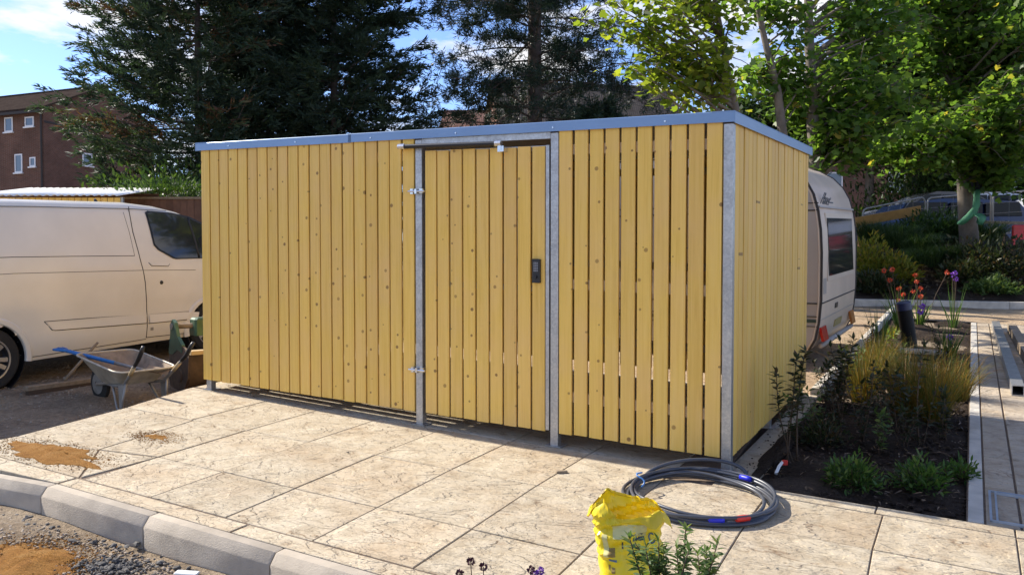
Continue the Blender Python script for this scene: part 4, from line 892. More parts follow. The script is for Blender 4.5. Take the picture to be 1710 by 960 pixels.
def gfn2(i):
    x, y = W(random.uniform(-9, -4.9), random.uniform(-2.2, 1.4))[:2]; return Vector((x, y, ground_z(x, y)+.002)), 1.0
stones('loose_stones', gfn2, 2500, .010, 'stone')
dk0 = GP(185, 948, -.155)
def gfn3(i):
    x = dk0.x+random.gauss(0, .085); y = dk0.y+random.gauss(0, .045)-.12*(x-dk0.x); return Vector((x, y, ground_z(x, y)+abs(random.gauss(0, .008)))), 1.0
stones('dark_stone_chippings', gfn3, 420, .0095, 'dstone')
def gfn4(i):
    s = random.uniform(-4.6, -1.0); v = -2.40-abs(random.gauss(0, .045)); x, y = W(s, v)[:2]; return Vector((x, y, ground_z(x, y)+.004)), random.choice((.7, 1, 1, 1.6))
stones('stones_along_kerb', gfn4, 160, .010, 'dstone')
for px, py, k, lb in ((270, 932, 1.0, 'dark angular stone on the gravel below the second kerb joint'), (228, 912, .8, 'dark flat stone nearest the kerb face on the gravel'), (212, 915, .9, 'dark stone beside the flat stone on the gravel')):
    c = GP(px, py, -.15); o = stones('stone', lambda i: (Vector((0, 0, .01)), 1.0), 1, .022*k, 'dstone'); del o['kind']; o.location = c; tag(o, lb, 'stone')
o = stones('stone', lambda i: (Vector((0, 0, .01)), 1.0), 1, .016, 'dstone'); del o['kind']; o.location = GP(581, 757); tag(o, 'small dark chip on the paving between the second and third slab rows', 'stone')
o = MB().box(-.035, .035, -.014, .014, 0, .014, .003).build('wood_offcut', 'oldwood', None, GP(938, 789, .002), (0, 0, .2)); tag(o, 'small wooden offcut on the paving before the shed door post', 'offcut')
o = MB().box(-.06, .06, -.02, .02, 0, .008, .004).build('plastic_scrap', 'white', None, GP(312, 957, -.15), (0.1, 0, -.15)); tag(o, 'white plastic scrap on the gravel at the bottom edge', 'scrap')
# soil spilled along the strip beside the shed, soil clods and bark in the bed
def cl(i):
    s = random.uniform(.16, 1.30); v = random.uniform(-.15, 4.5); return W(s, v, -.03), random.choice((.6, 1, 1, 1.6))
stones('soil_clods', cl, 2600, .012, 'soil')
def cl2(i):
    v = random.uniform(-.1, 2.6); return W(random.uniform(.02, .2) if random.random() < .7 else random.uniform(.1, .2), v, .003), 1.0
stones('spilled_soil', cl2, 160, .006, 'soil')
mound('soil_spill', 'thin spill of dark soil along the paved strip beside the shed', 'soil', (.17, .75), .06, .85, .02, 'soil', .001)
n = 1500; pts = []
for i in range(n):
    p = W(random.uniform(.2, 1.29), random.uniform(-.12, 9.8)*random.random()**.4, -.012+.02*random.random()); pts.append(tuple(p))
tag(link('leaf_litter', leaves('leaf_litter', np.array(pts), rng.normal(0, 1, (n, 3))*np.array([[1, 1, .2]]), np.array([[0, 0, 1.0]])+rng.normal(0, .35, (n, 3)), rng.uniform(.015, .07, n), rng.uniform(.006, .02, n), 'debris')), kind='stuff')
# ------------------------------------------------------------------ plants
def plant(name, label, cat, loc, group=None): return thing(name, label, cat, loc, group=group)
def stem_plant(name, label, cat, loc, stems, leafmat_, leaf, per, wid=None, stemmat='twig', lean=.25, group=None, start=.25):
    """upright woody or leafy stems; stems = list of (height, dx, dy)"""
    root = plant(name, label, cat, loc, group); C = []; D = []; b = MB()
    for h, dx, dy in stems:
        p0 = Vector((random.gauss(0, .02), random.gauss(0, .02), -.03)); p3 = Vector((dx, dy, h)); k = Vector((random.gauss(0, lean*.15*h), random.gauss(0, lean*.15*h), 0))
        pts = [p0+(p3-p0)*t+k*math.sin(t*math.pi) for t in [i/6 for i in range(7)]]
        b.tube(pts, [.0055*(1-.7*i/6)*max(.6, h*2) for i in range(7)], 5)
        for i in range(int(per*h)):
            t = start+(1-start)*random.random(); j = min(5, int(t*6)); f = t*6-j; p = pts[j].lerp(pts[j+1], f); a = random.uniform(0, 6.28)
            C.append(p); D.append((math.cos(a), math.sin(a), random.uniform(-.1, .7)))
        for i in range(3): C.append(pts[-1]); D.append((random.gauss(0, .5), random.gauss(0, .5), 1))
    b.build('stems', stemmat, root, smooth='all', fix=False)
    n = len(C); me = leaves('foliage', np.array([tuple(c) for c in C]), np.array(D), np.array([[0, 0, 1.0]])+rng.normal(0, .35, (n, 3)), leaf*rng.uniform(.6, 1.25, n), (wid or leaf*.55)*rng.uniform(.7, 1.2, n), leafmat_)
    link('foliage', me, root); return root
def clump(name, label, cat, loc, n, r, h, mat, wid=.005, spread=.6, group=None, sag=.3, parent=None):
    root = parent or plant(name, label, cat, loc, group); a = rng.uniform(0, 2*np.pi, n); q = np.sqrt(rng.random(n))*r*.35
    base = np.stack([np.cos(a)*q, np.sin(a)*q, np.full(n, -.02)], 1); hh = h*rng.uniform(.45, 1.1, n); o = rng.random(n)*spread*h
    a2 = a+rng.normal(0, .5, n); tip = np.stack([base[:, 0]+np.cos(a2)*o, base[:, 1]+np.sin(a2)*o, hh*(1-.25*(o/(spread*h)))], 1)
    link('blades', blades('blades', base, tip, wid*rng.uniform(.6, 1.3, n), mat, sag=sag), root); return root
def bush(name, label, cat, loc, rx, rz, n, leaf, mat, group=None, up=.4):
    root = plant(name, label, cat, loc, group); d = unit(rng.normal(0, 1, (n, 3))); d[:, 2] = np.abs(d[:, 2]); rad = rng.random(n)**.45
    lump = 1+.25*np.sin(d[:, 0]*5+loc[0]*3)*np.cos(d[:, 1]*6+loc[1])
    C = d*rad[:, None]*lump[:, None]*np.array([[rx, rx, rz]]); D = d+rng.normal(0, .5, (n, 3)); D[:, 2] += up
    link('foliage', leaves('foliage', C, D, np.array([[0, 0, 1.0]])+rng.normal(0, .5, (n, 3)), leaf*rng.uniform(.6, 1.3, n), leaf*.5*rng.uniform(.7, 1.3, n), mat), root)
    b = MB()
    for k in range(6):
        a = k*1.05; b.tube([(0, 0, -.03), (rx*.3*math.cos(a), rx*.3*math.sin(a), rz*.4), (rx*.6*math.cos(a), rx*.6*math.sin(a), rz*.75)], [.006, .004, .002], 5)
    b.build('stems', 'twig', root, fix=False); return root
random.seed(21)
# foreground shrub and verbena at the bottom edge
fb = AT(1120, 960, 2.62); fb.z = PL(fb.x, fb.y)-.05
st = []
for px, py in ((1145, 884), (1108, 925), (1100, 905), (1165, 925), (1198, 908), (1180, 920), (1060, 905), (1078, 915), (1052, 900), (1130, 915), (1150, 920), (1190, 940), (1092, 940)):
    t = AT(px, py, 2.62+random.uniform(-.08, .08)); st.append((t.z-fb.z, t.x-fb.x, t.y-fb.y))
stem_plant('garden_shrub', 'small leaved green garden shrub in front of the yellow sack', 'shrub', fb, st, 'shrub', .038, 330, .018, start=.2, lean=.5)
vb = AT(830, 958, 2.45); vb.z = PL(vb.x, vb.y)-.05
vr = plant('verbena', 'verbena stalks with maroon and purple flower heads at the bottom edge', 'flower', vb)
for px, py, m in ((786, 937, 'flod'), (807, 946, 'flod'), (768, 957, 'flod'), (887, 951, 'flod'), (903, 953, 'flop'), (893, 958, 'flop')):
    t = AT(px, py, 2.45)-vb; s_ = MB().tube([(t.x*.5, t.y*.5, 0), (t.x*.85, t.y*.8, t.z*.6), (t.x, t.y, t.z)], .0016, 5).build('stalk', 'twig', vr)
    n = 46; dd = unit(rng.normal(0, 1, (n, 3)))
    C = np.array([tuple(t)])+dd*.006
    me = leaves('flower_head', C, dd+np.array([[0, 0, .5]]), rng.normal(0, 1, (n, 3)), .010, .006, 'maple', DIAM); me.materials.clear(); me.materials.append(MT[m]); link('flower_head', me, vr)
def foot(px, py, off=-.03): return GP(px, py, off)
# planter, front to back
stem_plant('leafy_shrub', 'tall thin dark leaved shrub next to the shed corner in the planter', 'shrub', foot(1322, 775), [(.70, .04, .05), (.60, -.10, .02), (.74, .12, .1), (.45, .0, -.08)], 'dleaf', .065, 110, .032, start=.45)
stem_plant('leafy_shrub', 'dark upright shrub with mixed brown leaves in the planter middle', 'shrub', foot(1490, 720), [(.50, -.05, .0), (.42, .06, .05), (.46, 0, -.06), (.3, .1, -.05)], 'dleaf', .07, 75, .042, start=.2)
stem_plant('leafy_shrub', 'thin dark stemmed shrub beside the golden grass in the planter', 'shrub', foot(1540, 742), [(.72, .01, .02), (.35, .08, 0), (.3, -.09, .04)], 'dleaf', .06, 60, .036, start=.15)
stem_plant('leafy_shrub', 'broad leaved shrub at the left of the golden grasses', 'shrub', foot(1400, 690), [(.60, .05, .1), (.55, -.05, .05), (.62, .12, .0), (.4, -.1, -.02), (.5, .02, -.1)], 'dleaf', .07, 100, .045, start=.3)
bush('low_plant', 'low green bushy plant with a blue tag at the planter front', 'plant', foot(1425, 812), .17, .17, 620, .05, 'ggrass')
bush('low_plant', 'low green bushy plant in the middle of the planter front', 'plant', foot(1540, 815), .16, .16, 560, .05, 'ggrass')
bush('low_plant', 'small low green plant against the path edging', 'plant', foot(1603, 800), .10, .12, 260, .045, 'ggrass')
bush('low_plant', 'dark low plant between the shed strip and the shrubs', 'plant', foot(1372, 742), .17, .2, 520, .045, 'dleaf')
for px, py, h, lb in ((1440, 672, .50, 'golden ornamental grass clump nearest the shed in the planter'), (1512, 690, .52, 'golden ornamental grass clump in the planter centre'), (1560, 702, .60, 'largest golden ornamental grass clump near the path edging'), (1465, 640, .45, 'golden ornamental grass clump behind the one nearest the shed'), (1598, 668, .36, 'small golden grass clump against the path edging')):
    clump('ornamental_grass', lb, 'grass', foot(px, py), 420, .22, h*1.25, 'ygrass', .0042, .75, 'golden grasses in the planter')
YS = ('beside the tall thin shrub at the shed strip', 'left of the dark low plant', 'behind the plant with the blue tag', 'right behind the plant with the blue tag', 'behind the middle planter front plant', 'between the largest grass clump and the path edging', 'left of the grass clump nearest the shed', 'between the first and centre grass clumps', 'behind the centre grass clump', 'behind the largest grass clump by the path', 'against the white edging near the shed end', 'near the caravan tail light', 'in front of the concrete flag', 'below the dark strap leaved clump right of the bollard', 'against the white edging behind the broad leaved shrub')
for i, (px, py) in enumerate(((1345, 735), (1395, 730), (1440, 735), (1468, 752), (1510, 745), (1575, 735), (1425, 655), (1470, 700), (1535, 660), (1590, 640), (1380, 665), (1450, 610), (1500, 640), (1570, 620), (1415, 640))):
    h = random.uniform(.28, .55)
    stem_plant('young_shrub', 'small leafy shrub '+YS[i], 'shrub', foot(px, py), [(h*random.uniform(.6, 1.1), random.gauss(0, .07), random.gauss(0, .07)) for k in range(5)], 'dleaf' if i % 3 else 'shrub', .055, 80, .032, start=.15, group='small shrubs among the grasses')
def strap(name, label, loc, n, h, heads, hmat, cat='flower', spread=.5, wid=.02):
    root = clump(name, label, cat, loc, n, .14, h, 'ggrass', wid, spread, sag=.25)
    for px, py in heads:
        t = AT(px, py, loc.y)-loc; MB().tube([(t.x*.2, 0, 0), (t.x*.6, 0, t.z*.6), (t.x, t.y, t.z)], .004, 5).build('stalk', 'twig', root)
        n2 = 26; dd = unit(rng.normal(0, 1, (n2, 3))); C = np.array([tuple(t)])+dd*.012
        me = leaves('flower_head', C, dd, rng.normal(0, 1, (n2, 3)), .034, .022, 'maple', DIAM); me.materials.clear(); me.materials.append(MT[hmat]); link('flower_head', me, root)
    return root
strap('crocosmia', 'strap leaved plant with orange red flowers left of the bollard', foot(1503, 548), 40, .75, [(1476, 452), (1490, 450), (1486, 468), (1501, 482)], 'flor')
strap('crocosmia', 'strap leaved plant with orange red flowers behind the bollard', foot(1535, 545), 34, .5, [(1528, 460), (1531, 470), (1525, 486), (1537, 482), (1538, 495), (1508, 492), (1582, 455), (1500, 502)], 'flor')
strap('allium', 'tall purple flowered plant with pale strap leaves at the bed end', foot(1592, 545), 16, .8, [(1595, 456), (1591, 459), (1597, 466)], 'flop', spread=.35)
strap('iris', 'dark strap leaved clump right of the bollard', foot(1585, 600), 46, .55, [(1586, 562), (1540, 512), (1537, 521)], 'flop', spread=.5, wid=.016)
strap('iris', 'dark upright strap leaved clump against the white edging', foot(1468, 590), 40, .75, [], 'flop', spread=.35, wid=.016)
clump('ornamental_grass', 'bright green low tuft beside the white edging', 'grass', foot(1490, 565), 120, .12, .2, 'yleaf', .012, .7)
for px, py in ((1252, 745), (1262, 732)): pass
lbl = thing('plant_label', 'white plastic plant label with red tag in the planter soil', 'label', foot(1307, 790, -.02)); MB().rings([[(x, y, z) for x, y in ((-.012, 0), (.012, 0), (.012, .003), (-.012, .003))] for z in (0, .0)]) if False else None
MB().tube([(-.06, -.05, .01), (-.03, -.02, .05), (0.0, 0, .075)], [.011, .011, .009], 6).build('label_strip', 'white', lbl); MB().box(-.005, .03, -.01, .01, .055, .085, .003).build('tag', 'rtape', lbl)
# bank planting beyond the sand strip
def bpt(px, py, e=None):
    """point on the bank: march the pixel ray to the terrain"""
    r = ray(px, py); t = 8.0
    while t < 60:
        p = Vector((r.x*t, r.y*t, CAMZ+r.z*t))
        if p.z <= ground_z(p.x, p.y): return p
        t += .04
    return Vector((r.x*20, r.y*20, ground_z(r.x*20, r.y*20)))
mm = [(1452, 462, .55, .8, 'yleaf', 'yellow green shrub on the bank beside the caravan'), (1490, 470, .5, .55, 'yleaf', 'yellowing shrub low on the bank near the caravan'), (1466, 490, .5, .4, 'dleaf', 'dark low shrub at the bank foot beside the caravan'),
      (1640, 455, .9, .75, 'dleaf', 'large dark shrub on the bank below the tree'), (1690, 470, .9, .9, 'dleaf', 'large dark shrub at the right edge of the bank'), (1610, 470, .6, .45, 'dleaf', 'dark shrub in the middle of the bank foot'), (1560, 405, .7, .75, 'bgleaf', 'green bush on top of the bank before the blue car'), (1530, 398, .6, .6, 'bgleaf', 'smaller green bush beside the ochre timber rail'), (1588, 400, .5, .6, 'bgleaf', 'green bush on the bank top beside the maple trunk'), (1655, 490, .5, .3, 'shrub', 'small pale plant at the bank foot')]
for px, py, rx, rz, m, lb in mm: bush('bank_shrub', lb, 'shrub', bpt(px, py), rx, rz, 1500, .12, m, 'shrubs on the bank')
gm = [(1462, 405, .75, 'grass mound on the bank top beside the caravan'), (1500, 412, .75, 'grass mound on the bank below the ochre timber'), (1535, 425, .7, 'fine green grass mound in the middle of the bank'), (1575, 440, .6, 'paler grass mound below the maple'), (1545, 445, .6, 'low grass mound above the dry twigs'), (1600, 405, .8, 'dark grass mound left of the maple trunk'), (1640, 410, .8, 'dark grass mound right of the maple trunk'), (1570, 402, .7, 'grass mound at the bank crest behind the others')]
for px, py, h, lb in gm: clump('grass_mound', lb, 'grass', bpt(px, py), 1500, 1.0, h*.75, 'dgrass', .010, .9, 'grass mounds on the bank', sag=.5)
n = 900; pts = []
for i in range(n):
    p = bpt(random.uniform(1455, 1700), random.gauss(478, 9)) if i % 3 else bpt(random.gauss(1545, 22), random.gauss(455, 6)); pts.append((p.x, p.y, p.z+.02+.05*random.random()))
me = leaves('bark_and_twig_litter', np.array(pts), rng.normal(0, 1, (n, 3))*np.array([[1, 1, .25]]), np.array([[0, 0, 1.0]])+rng.normal(0, .3, (n, 3)), rng.uniform(.08, .38, n), rng.uniform(.02, .06, n), 'debris')
tag(link('bark_and_twig_litter', me), kind='stuff')
# soil skin over the bank foot
P = []
for j in range(24):
    row = []
    for i in range(60):
        p = EB0+Vector((_ed.x, _ed.y, 0))*(-3.5+.25*i)+Vector((_en.x, _en.y, 0))*(.10+.22*j); row.append((p.x, p.y, ground_z(p.x, p.y)+.03+.03*fbm(p.x*2, p.y*2)))
    P.append(row)
tag(MB().grid(P).build('bank_soil', 'soil', smooth='all', fix=False), kind='structure')
# ------------------------------------------------------------------ trees
def tree(name, label, base, crowns, limbs, nleaf, leaf, mat, barkmat='bark', r0=.16, shape=MAPLE, twist=.25, ends_per=None, cl_r=.55, group=None, seed=1, trunk=None, droop=-.15):
    """trunk polyline + limbs that reach ends scattered through crown ellipsoids; leaves cluster round the ends"""
    rnd = random.Random(seed); g = np.random.default_rng(seed); root = thing(name, label, 'tree', base, group=group)
    tr = [Vector(p) for p in trunk]; m = len(tr)
    b = MB().tube(tr, [r0*(1-.72*i/(m-1))*(1.25 if i == 0 else 1) for i in range(m)], 10); 
    ends = []
    for (c, rx, ry, rz, k) in crowns:
        for i in range(k):
            d = Vector((rnd.gauss(0, 1), rnd.gauss(0, 1), rnd.gauss(0, 1))).normalized()*(rnd.random()**.4); ends.append(Vector((c[0]+d.x*rx, c[1]+d.y*ry, c[2]+d.z*rz)))
    bl_ = MB(); C = []; per = max(1, nleaf//len(ends))
    for e in ends:
        # start low on the trunk side of the end
        zt = max(tr[0].z+.25*(tr[-1].z-tr[0].z), min(tr[-1].z, e.z-(.35+.35*rnd.random())*math.hypot(e.x-tr[-1].x, e.y-tr[-1].y)))
        f = 0
        for i in range(m-1):
            if tr[i].z <= zt <= tr[i+1].z: f = i+(zt-tr[i].z)/max(1e-6, tr[i+1].z-tr[i].z); break
        else: f = m-1.001
        f = min(f, m-1.001); i = int(f); s = tr[i].lerp(tr[i+1], f-i); L = (e-s).length
        mid = s.lerp(e, .5)+Vector((rnd.gauss(0, .12), rnd.gauss(0, .12), .12))*L*twist*2
        pts = []
        for q in range(7):
            t = q/6; pts.append((s*(1-t)**2+mid*2*t*(1-t)+e*t*t))
        rb = min(r0*.42, .012+.011*L); bl_.tube(pts, [rb*(1-.85*q/6) for q in range(7)], 5)
        for q in range(per):
            t = 1-.55*abs(rnd.gauss(0, .5)); t = max(.35, min(1, t)); j = min(5, int(t*6)); p = pts[j].lerp(pts[j+1], t*6-j)
            C.append((p.x+rnd.gauss(0, cl_r*.5), p.y+rnd.gauss(0, cl_r*.5), p.z+rnd.gauss(0, cl_r*.32)))
        for q in range(3):
            p = pts[4+q % 3]; dd = Vector((rnd.gauss(0, 1), rnd.gauss(0, 1), rnd.gauss(0, .6)))*cl_r*.7; bl_.tube([p, p+dd*.5+Vector((0, 0, .05)), p+dd], [.009, .006, .003], 4)
    b.build('trunk', barkmat, root, smooth='all', fix=False); bl_.build('branches', barkmat, root, smooth='all', fix=False)
    C = np.array(C); n = len(C); D = g.normal(0, 1, (n, 3)); D[:, 2] = D[:, 2]*.5+droop; N = np.array([[0, 0, 1.0]])+g.normal(0, .55, (n, 3))
    link('crown', leaves('crown', C, D, N, leaf*g.uniform(.65, 1.25, n), leaf*g.uniform(.75, 1.15, n), mat, shape, np.clip(g.normal(.45, .25, n), 0, 1)), root)
    return root
def rel(base, *pts): return [tuple(Vector(p)-base) for p in pts]
def gz(px, Y): x = (px-855)/FPX*Y; return Vector((x, Y, ground_z(x, Y)))
# maples behind the caravan
bC = gz(1362, 15.2); tC = rel(bC, bC, AT(1361, 270, 15.2), AT(1356, 170, 15.2), AT(1351, 60, 15.3), AT(1348, -60, 15.5), AT(1346, -190, 15.6))
cr = lambda px, py, Y, rx, ry, rz, k, b_: (tuple(AT(px, py, Y)-b_), rx, ry, rz, k)
tree('maple_tree', 'maple with upright grey trunk right behind the caravan', bC, [cr(1450, 165, 15.0, .9, 1.0, 1.0, 24, bC), cr(1390, -70, 16.2, 1.9, 1.0, 1.0, 16, bC), cr(1470, 50, 16.0, 1.0, 1.2, 1.0, 20, bC), cr(1405, 225, 15.0, .6, .8, .40, 10, bC), cr(1330, 190, 15.8, .5, .5, .35, 6, bC)], None, 5200, .15, 'maple', seed=3, r0=.15, trunk=tC, cl_r=.42, group='maples behind the caravan')
bB = gz(1312, 14.6); tB = rel(bB, bB, AT(1308, 235, 14.6), AT(1298, 150, 14.6), AT(1280, 80, 14.6), AT(1262, 0, 14.6), AT(1245, -110, 14.6))
tree('maple_tree', 'thin leaning maple stem between the shed roof corner and caravan', bB, [cr(1275, 150, 14.9, .7, .6, .5, 8, bB), cr(1250, -60, 15.0, 1.2, .9, .6, 8, bB), cr(1320, 110, 14.9, .5, .6, .6, 7, bB), cr(1300, 20, 15, .9, .6, .4, 6, bB)], None, 1500, .15, 'maple', seed=5, r0=.10, trunk=tB, cl_r=.38, group='maples behind the caravan')
bA_ = gz(1232, 13.6); tA = rel(bA_, bA_, AT(1232, 200, 13.6), AT(1216, 130, 13.6), AT(1205, 60, 13.6), AT(1190, -20, 13.6), AT(1172, -120, 13.6))
tree('maple_tree', 'pale leaved maple spreading left over the shed roof', bA_, [cr(1125, 95, 13.0, .95, .8, .50, 13, bA_), cr(1035, 20, 12.8, .85, .6, .28, 9, bA_), cr(1170, 20, 13.4, .8, .8, .6, 8, bA_), cr(1070, 115, 12.8, .40, .5, .22, 6, bA_), cr(1190, 150, 13.4, .5, .5, .35, 5, bA_), cr(1100, -50, 13, 1.3, 1.0, .4, 8, bA_)], None, 1900, .145, 'maple_y', seed=9, r0=.085, trunk=tA, cl_r=.36, group='maples behind the caravan')
bD = gz(1622, 17.6); tD = rel(bD, bD, AT(1612, 330, 17.6), AT(1607, 240, 17.6), AT(1596, 150, 17.6), AT(1590, 60, 17.7), AT(1588, -60, 17.8), AT(1584, -200, 18))
tree('maple_tree', 'large maple with green fabric tied at its trunk on the bank', bD, [cr(1600, 110, 17.6, 2.0, 1.0, 1.3, 46, bD), cr(1560, 0, 17.9, 2.3, 1.5, 1.4, 46, bD), cr(1690, 190, 16.2, 1.1, 1.2, 1.0, 40, bD), cr(1530, 235, 16.4, 1.2, 1.0, .55, 36, bD), cr(1690, 30, 17, 1.6, 1.5, 1.6, 44, bD), cr(1680, 290, 17.0, .8, .8, .35, 14, bD)], None, 15000, .15, 'maple', seed=13, cl_r=.42, r0=.18, trunk=tD, group='maples behind the caravan')
# background trees
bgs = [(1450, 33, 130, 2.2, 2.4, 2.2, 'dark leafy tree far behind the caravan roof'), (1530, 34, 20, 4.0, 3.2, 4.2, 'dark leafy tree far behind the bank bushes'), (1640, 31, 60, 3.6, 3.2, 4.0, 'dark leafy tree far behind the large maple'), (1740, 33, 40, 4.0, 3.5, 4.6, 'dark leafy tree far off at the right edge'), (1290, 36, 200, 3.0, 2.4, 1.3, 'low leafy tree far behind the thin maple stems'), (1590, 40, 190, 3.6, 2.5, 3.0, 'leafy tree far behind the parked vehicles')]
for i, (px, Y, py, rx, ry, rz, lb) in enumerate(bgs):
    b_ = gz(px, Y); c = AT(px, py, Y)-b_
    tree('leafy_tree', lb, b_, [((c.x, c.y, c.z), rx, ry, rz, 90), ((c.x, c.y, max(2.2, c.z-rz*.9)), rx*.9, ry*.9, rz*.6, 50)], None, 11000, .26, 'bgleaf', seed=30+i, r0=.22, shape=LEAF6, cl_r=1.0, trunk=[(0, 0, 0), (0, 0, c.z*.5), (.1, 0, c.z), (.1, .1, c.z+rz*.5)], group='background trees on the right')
def cypress(name, label, base, Hh, R, n, seed, z0=.6, up=.45, group=None, nb=300):
    g = np.random.default_rng(seed); root = thing(name, label, 'tree', base, group=group)
    MB().tube([(0, 0, -.1), (0, 0, Hh*.5), (0, 0, Hh*.97)], [.16, .10, .03], 8).build('trunk', 'pbark', root, smooth='all')
    C = []; D = []; b = MB(); vr = []; ns = 16; per = max(4, n//(nb*ns))
    for i in range(nb):
        t = i/nb; z = z0+(Hh-z0)*t; rr = R*(1-t)**.48*min(1, .42+t*2.0)*g.uniform(.70, 1.14); a = i*2.399+g.normal(0, .25); upk = up*g.uniform(.4, 1.5)
        f = lambda q: np.array([math.cos(a)*rr*q, math.sin(a)*rr*q, z+upk*rr*q*q-.22*rr*q])
        if i % 3 == 0: b.tube([f(q) for q in (0, .35, .7, 1)], [.04, .028, .016, .006], 4)
        tone = g.normal(.42, .12)+(.55 if g.random() < .08 else 0)
        for k in range(ns):
            q = .12+.88*(k+g.random())/ns; p = f(q); sd = g.choice((-1, 1))*g.uniform(.15, .95); L = (.45+.35*rr*.3)*g.uniform(.6, 1.2)*(1.15-.35*q)
            ax = np.array([math.cos(a+sd), math.sin(a+sd), g.normal(.28, .28)]); ax /= np.linalg.norm(ax); lat = np.cross(ax, [0, 0, 1.0])+g.normal(0, .35, 3)
            u_ = g.random(per)**.8; side = g.choice((-1, 1), per)[:, None]
            C.append(p+ax*(u_*L)[:, None]+g.normal(0, .035, (per, 3))+np.array([0, 0, -.10])*(u_**2)[:, None]*L); D.append(ax*.9+lat*side*.55+g.normal(0, .22, (per, 3))); vr.append(np.clip(tone+g.normal(0, .12, per), 0, 1))
    C = np.concatenate(C); D = np.concatenate(D); m = len(C); vr = np.concatenate(vr)
    b.build('branches', 'pbark', root, fix=False)
    link('crown', leaves('crown', C, D, g.normal(0, 1, (m, 3)), g.uniform(.10, .26, m), g.uniform(.018, .042, m), 'cyp', DIAM, vr, .05), root); return root
b1 = gz(335, 23.5); cypress('cypress_tree', 'large dark cypress nearest the brick flats', b1, 13, 4.3, 190000, 41, 1.0, .42, 'dark cypresses behind the shed')
b2 = gz(560, 24.5); cypress('cypress_tree', 'large dark cypress in the middle behind the shed', b2, 13.5, 4.0, 190000, 43, .5, .35, 'dark cypresses behind the shed')
b3 = gz(455, 27.5); cypress('cypress_tree', 'tall dark cypress standing behind the other two', b3, 13.5, 4.0, 110000, 47, .5, .4, 'dark cypresses behind the shed')
def pine():
    base = gz(893, 25.5); root = thing('pine_tree', 'tall pine with bare straight trunk and dark layered branches behind the shed door', 'tree', base); g = np.random.default_rng(5)
    tops = [AT(893, y, 25.5)-base for y in (205, 100, 0, -150, -330)]
    MB().tube([(0, 0, -.1)]+tops, [.28, .24, .215, .20, .17, .08], 12).build('trunk', 'pbark', root, smooth='all')
    b = MB(); C = []; D = []; zt = tops[0].z
    for i in range(120):
        z = zt-.6+(i/120)**1.1*9.0; a = i*2.399+g.normal(0, .3); L = g.uniform(2.0, 4.6)*(1-.3*i/120); e = np.array([math.cos(a)*L, math.sin(a)*L, g.normal(-.05, .22)*L])
        p0 = np.array([tops[0].x*0, 0, z]); pts = [p0+e*q+np.array([0, 0, .18*L*math.sin(q*2.6)*.5-.12*L*q]) for q in (0, .3, .6, .85, 1)]
        b.tube(pts, [.035, .026, .018, .011, .005], 5)
        for k in range(30):
            q = .30+.7*g.random(); j = min(3, int(q*4)); f = q*4-j; side = g.normal(0, .30*L*.45, 3)*np.array([1, 1, .30]); tip = pts[j]*(1-f)+pts[j+1]*f+side
            b.tube([pts[j]*(1-f)+pts[j+1]*f, tip], [.006, .003], 3)
            m = 26; C.append(np.repeat(tip[None], m, 0)+g.normal(0, .05, (m, 3))); dd = g.normal(0, 1, (m, 3))+e/L*.8; dd[:, 2] += .3; D.append(dd)
    b.build('branches', 'pbark', root, fix=False); C = np.concatenate(C); D = np.concatenate(D); m = len(C)
    me = leaves('crown', C, D, g.normal(0, 1, (m, 3)), g.uniform(.13, .26, m), g.uniform(.016, .030, m), 'pine', DIAM, np.clip(g.normal(.4, .2, m), 0, 1), .02); link('crown', me, root)
pine()
cypress('conifer_shrub', 'low dark conifer behind the shed right of the pine', gz(1000, 22), 5.2, 1.25, 20000, 51, .3, .3, None, 90)
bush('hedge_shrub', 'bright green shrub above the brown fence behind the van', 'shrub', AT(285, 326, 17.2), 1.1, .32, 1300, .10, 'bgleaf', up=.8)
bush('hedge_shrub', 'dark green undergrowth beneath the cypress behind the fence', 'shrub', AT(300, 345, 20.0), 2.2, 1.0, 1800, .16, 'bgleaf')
# ------------------------------------------------------------------ things on and behind the bank
def car(name, label, loc, rz, L, Hc, paint, group=None, cabin=(0.22, .30, .80, .97), win=True):
    root = thing(name, label, 'car', loc, (0, 0, rz), group); wd = 1.8
    prof = [(0, .35), (0, .62), (.06*L, .78*Hc*.75), (cabin[0]*L, .68*Hc), (cabin[1]*L+.25, .90*Hc), (.47*L, Hc), (.70*L, .99*Hc), (cabin[2]*L, .95*Hc), (cabin[3]*L, .70*Hc), (L, .60*Hc), (L, .35), (.9*L, .25), (.1*L, .25)]
    def ring(y, k): return [(x, y, z) if z < .66*Hc else (x, .9+(y-.9)*k, z) for x, z in prof]
    b = MB().rings([ring(0, .76), ring(.04, .80), ring(wd-.04, .80), ring(wd, .76)]); b.build('body', paint, root, smooth=True)
    for y in (-.004, wd+.004):
        k = .78; yy = .9+(y-.9)*.84
        for x0, x1, x2, x3 in ((cabin[0]*L+.20, cabin[1]*L+.32, .49*L, .49*L), (.51*L, .51*L, .70*L, .70*L), (.72*L, .72*L, cabin[2]*L-.05, cabin[3]*L-.22)):
            MB().rings([[(x0, yy+d+(.07 if y < .5 else -.07)*0, .69*Hc), (x3, yy+d, .69*Hc), (x2, yy+d, .93*Hc), (x1, yy+d, .92*Hc)] for d in (-.035, .035)]).build('side_window', 'cglass', root)
        for wx in (.18*L, .80*L):
            w = MB().lathe([(.17, -.09), (.30, -.09), (.32, -.05), (.32, .05), (.30, .09), (.17, .09)], 'y', 24).build('wheel', 'tyre', root, (wx, min(max(y, .10), wd-.10), .32), smooth=True)
            MB().lathe([(.0, -.07), (.19, -.08), (.19, .08), (.0, .07)], 'y', 16).build('rim', 'rim', w, smooth=True)
    return root
def top_at(px, py, Y, Hc): p = AT(px, py, Y); p.z -= Hc; return p
p = top_at(1447, 352, 23.0, 1.25); p.z = AT(1600, 330, 23).z-1.62
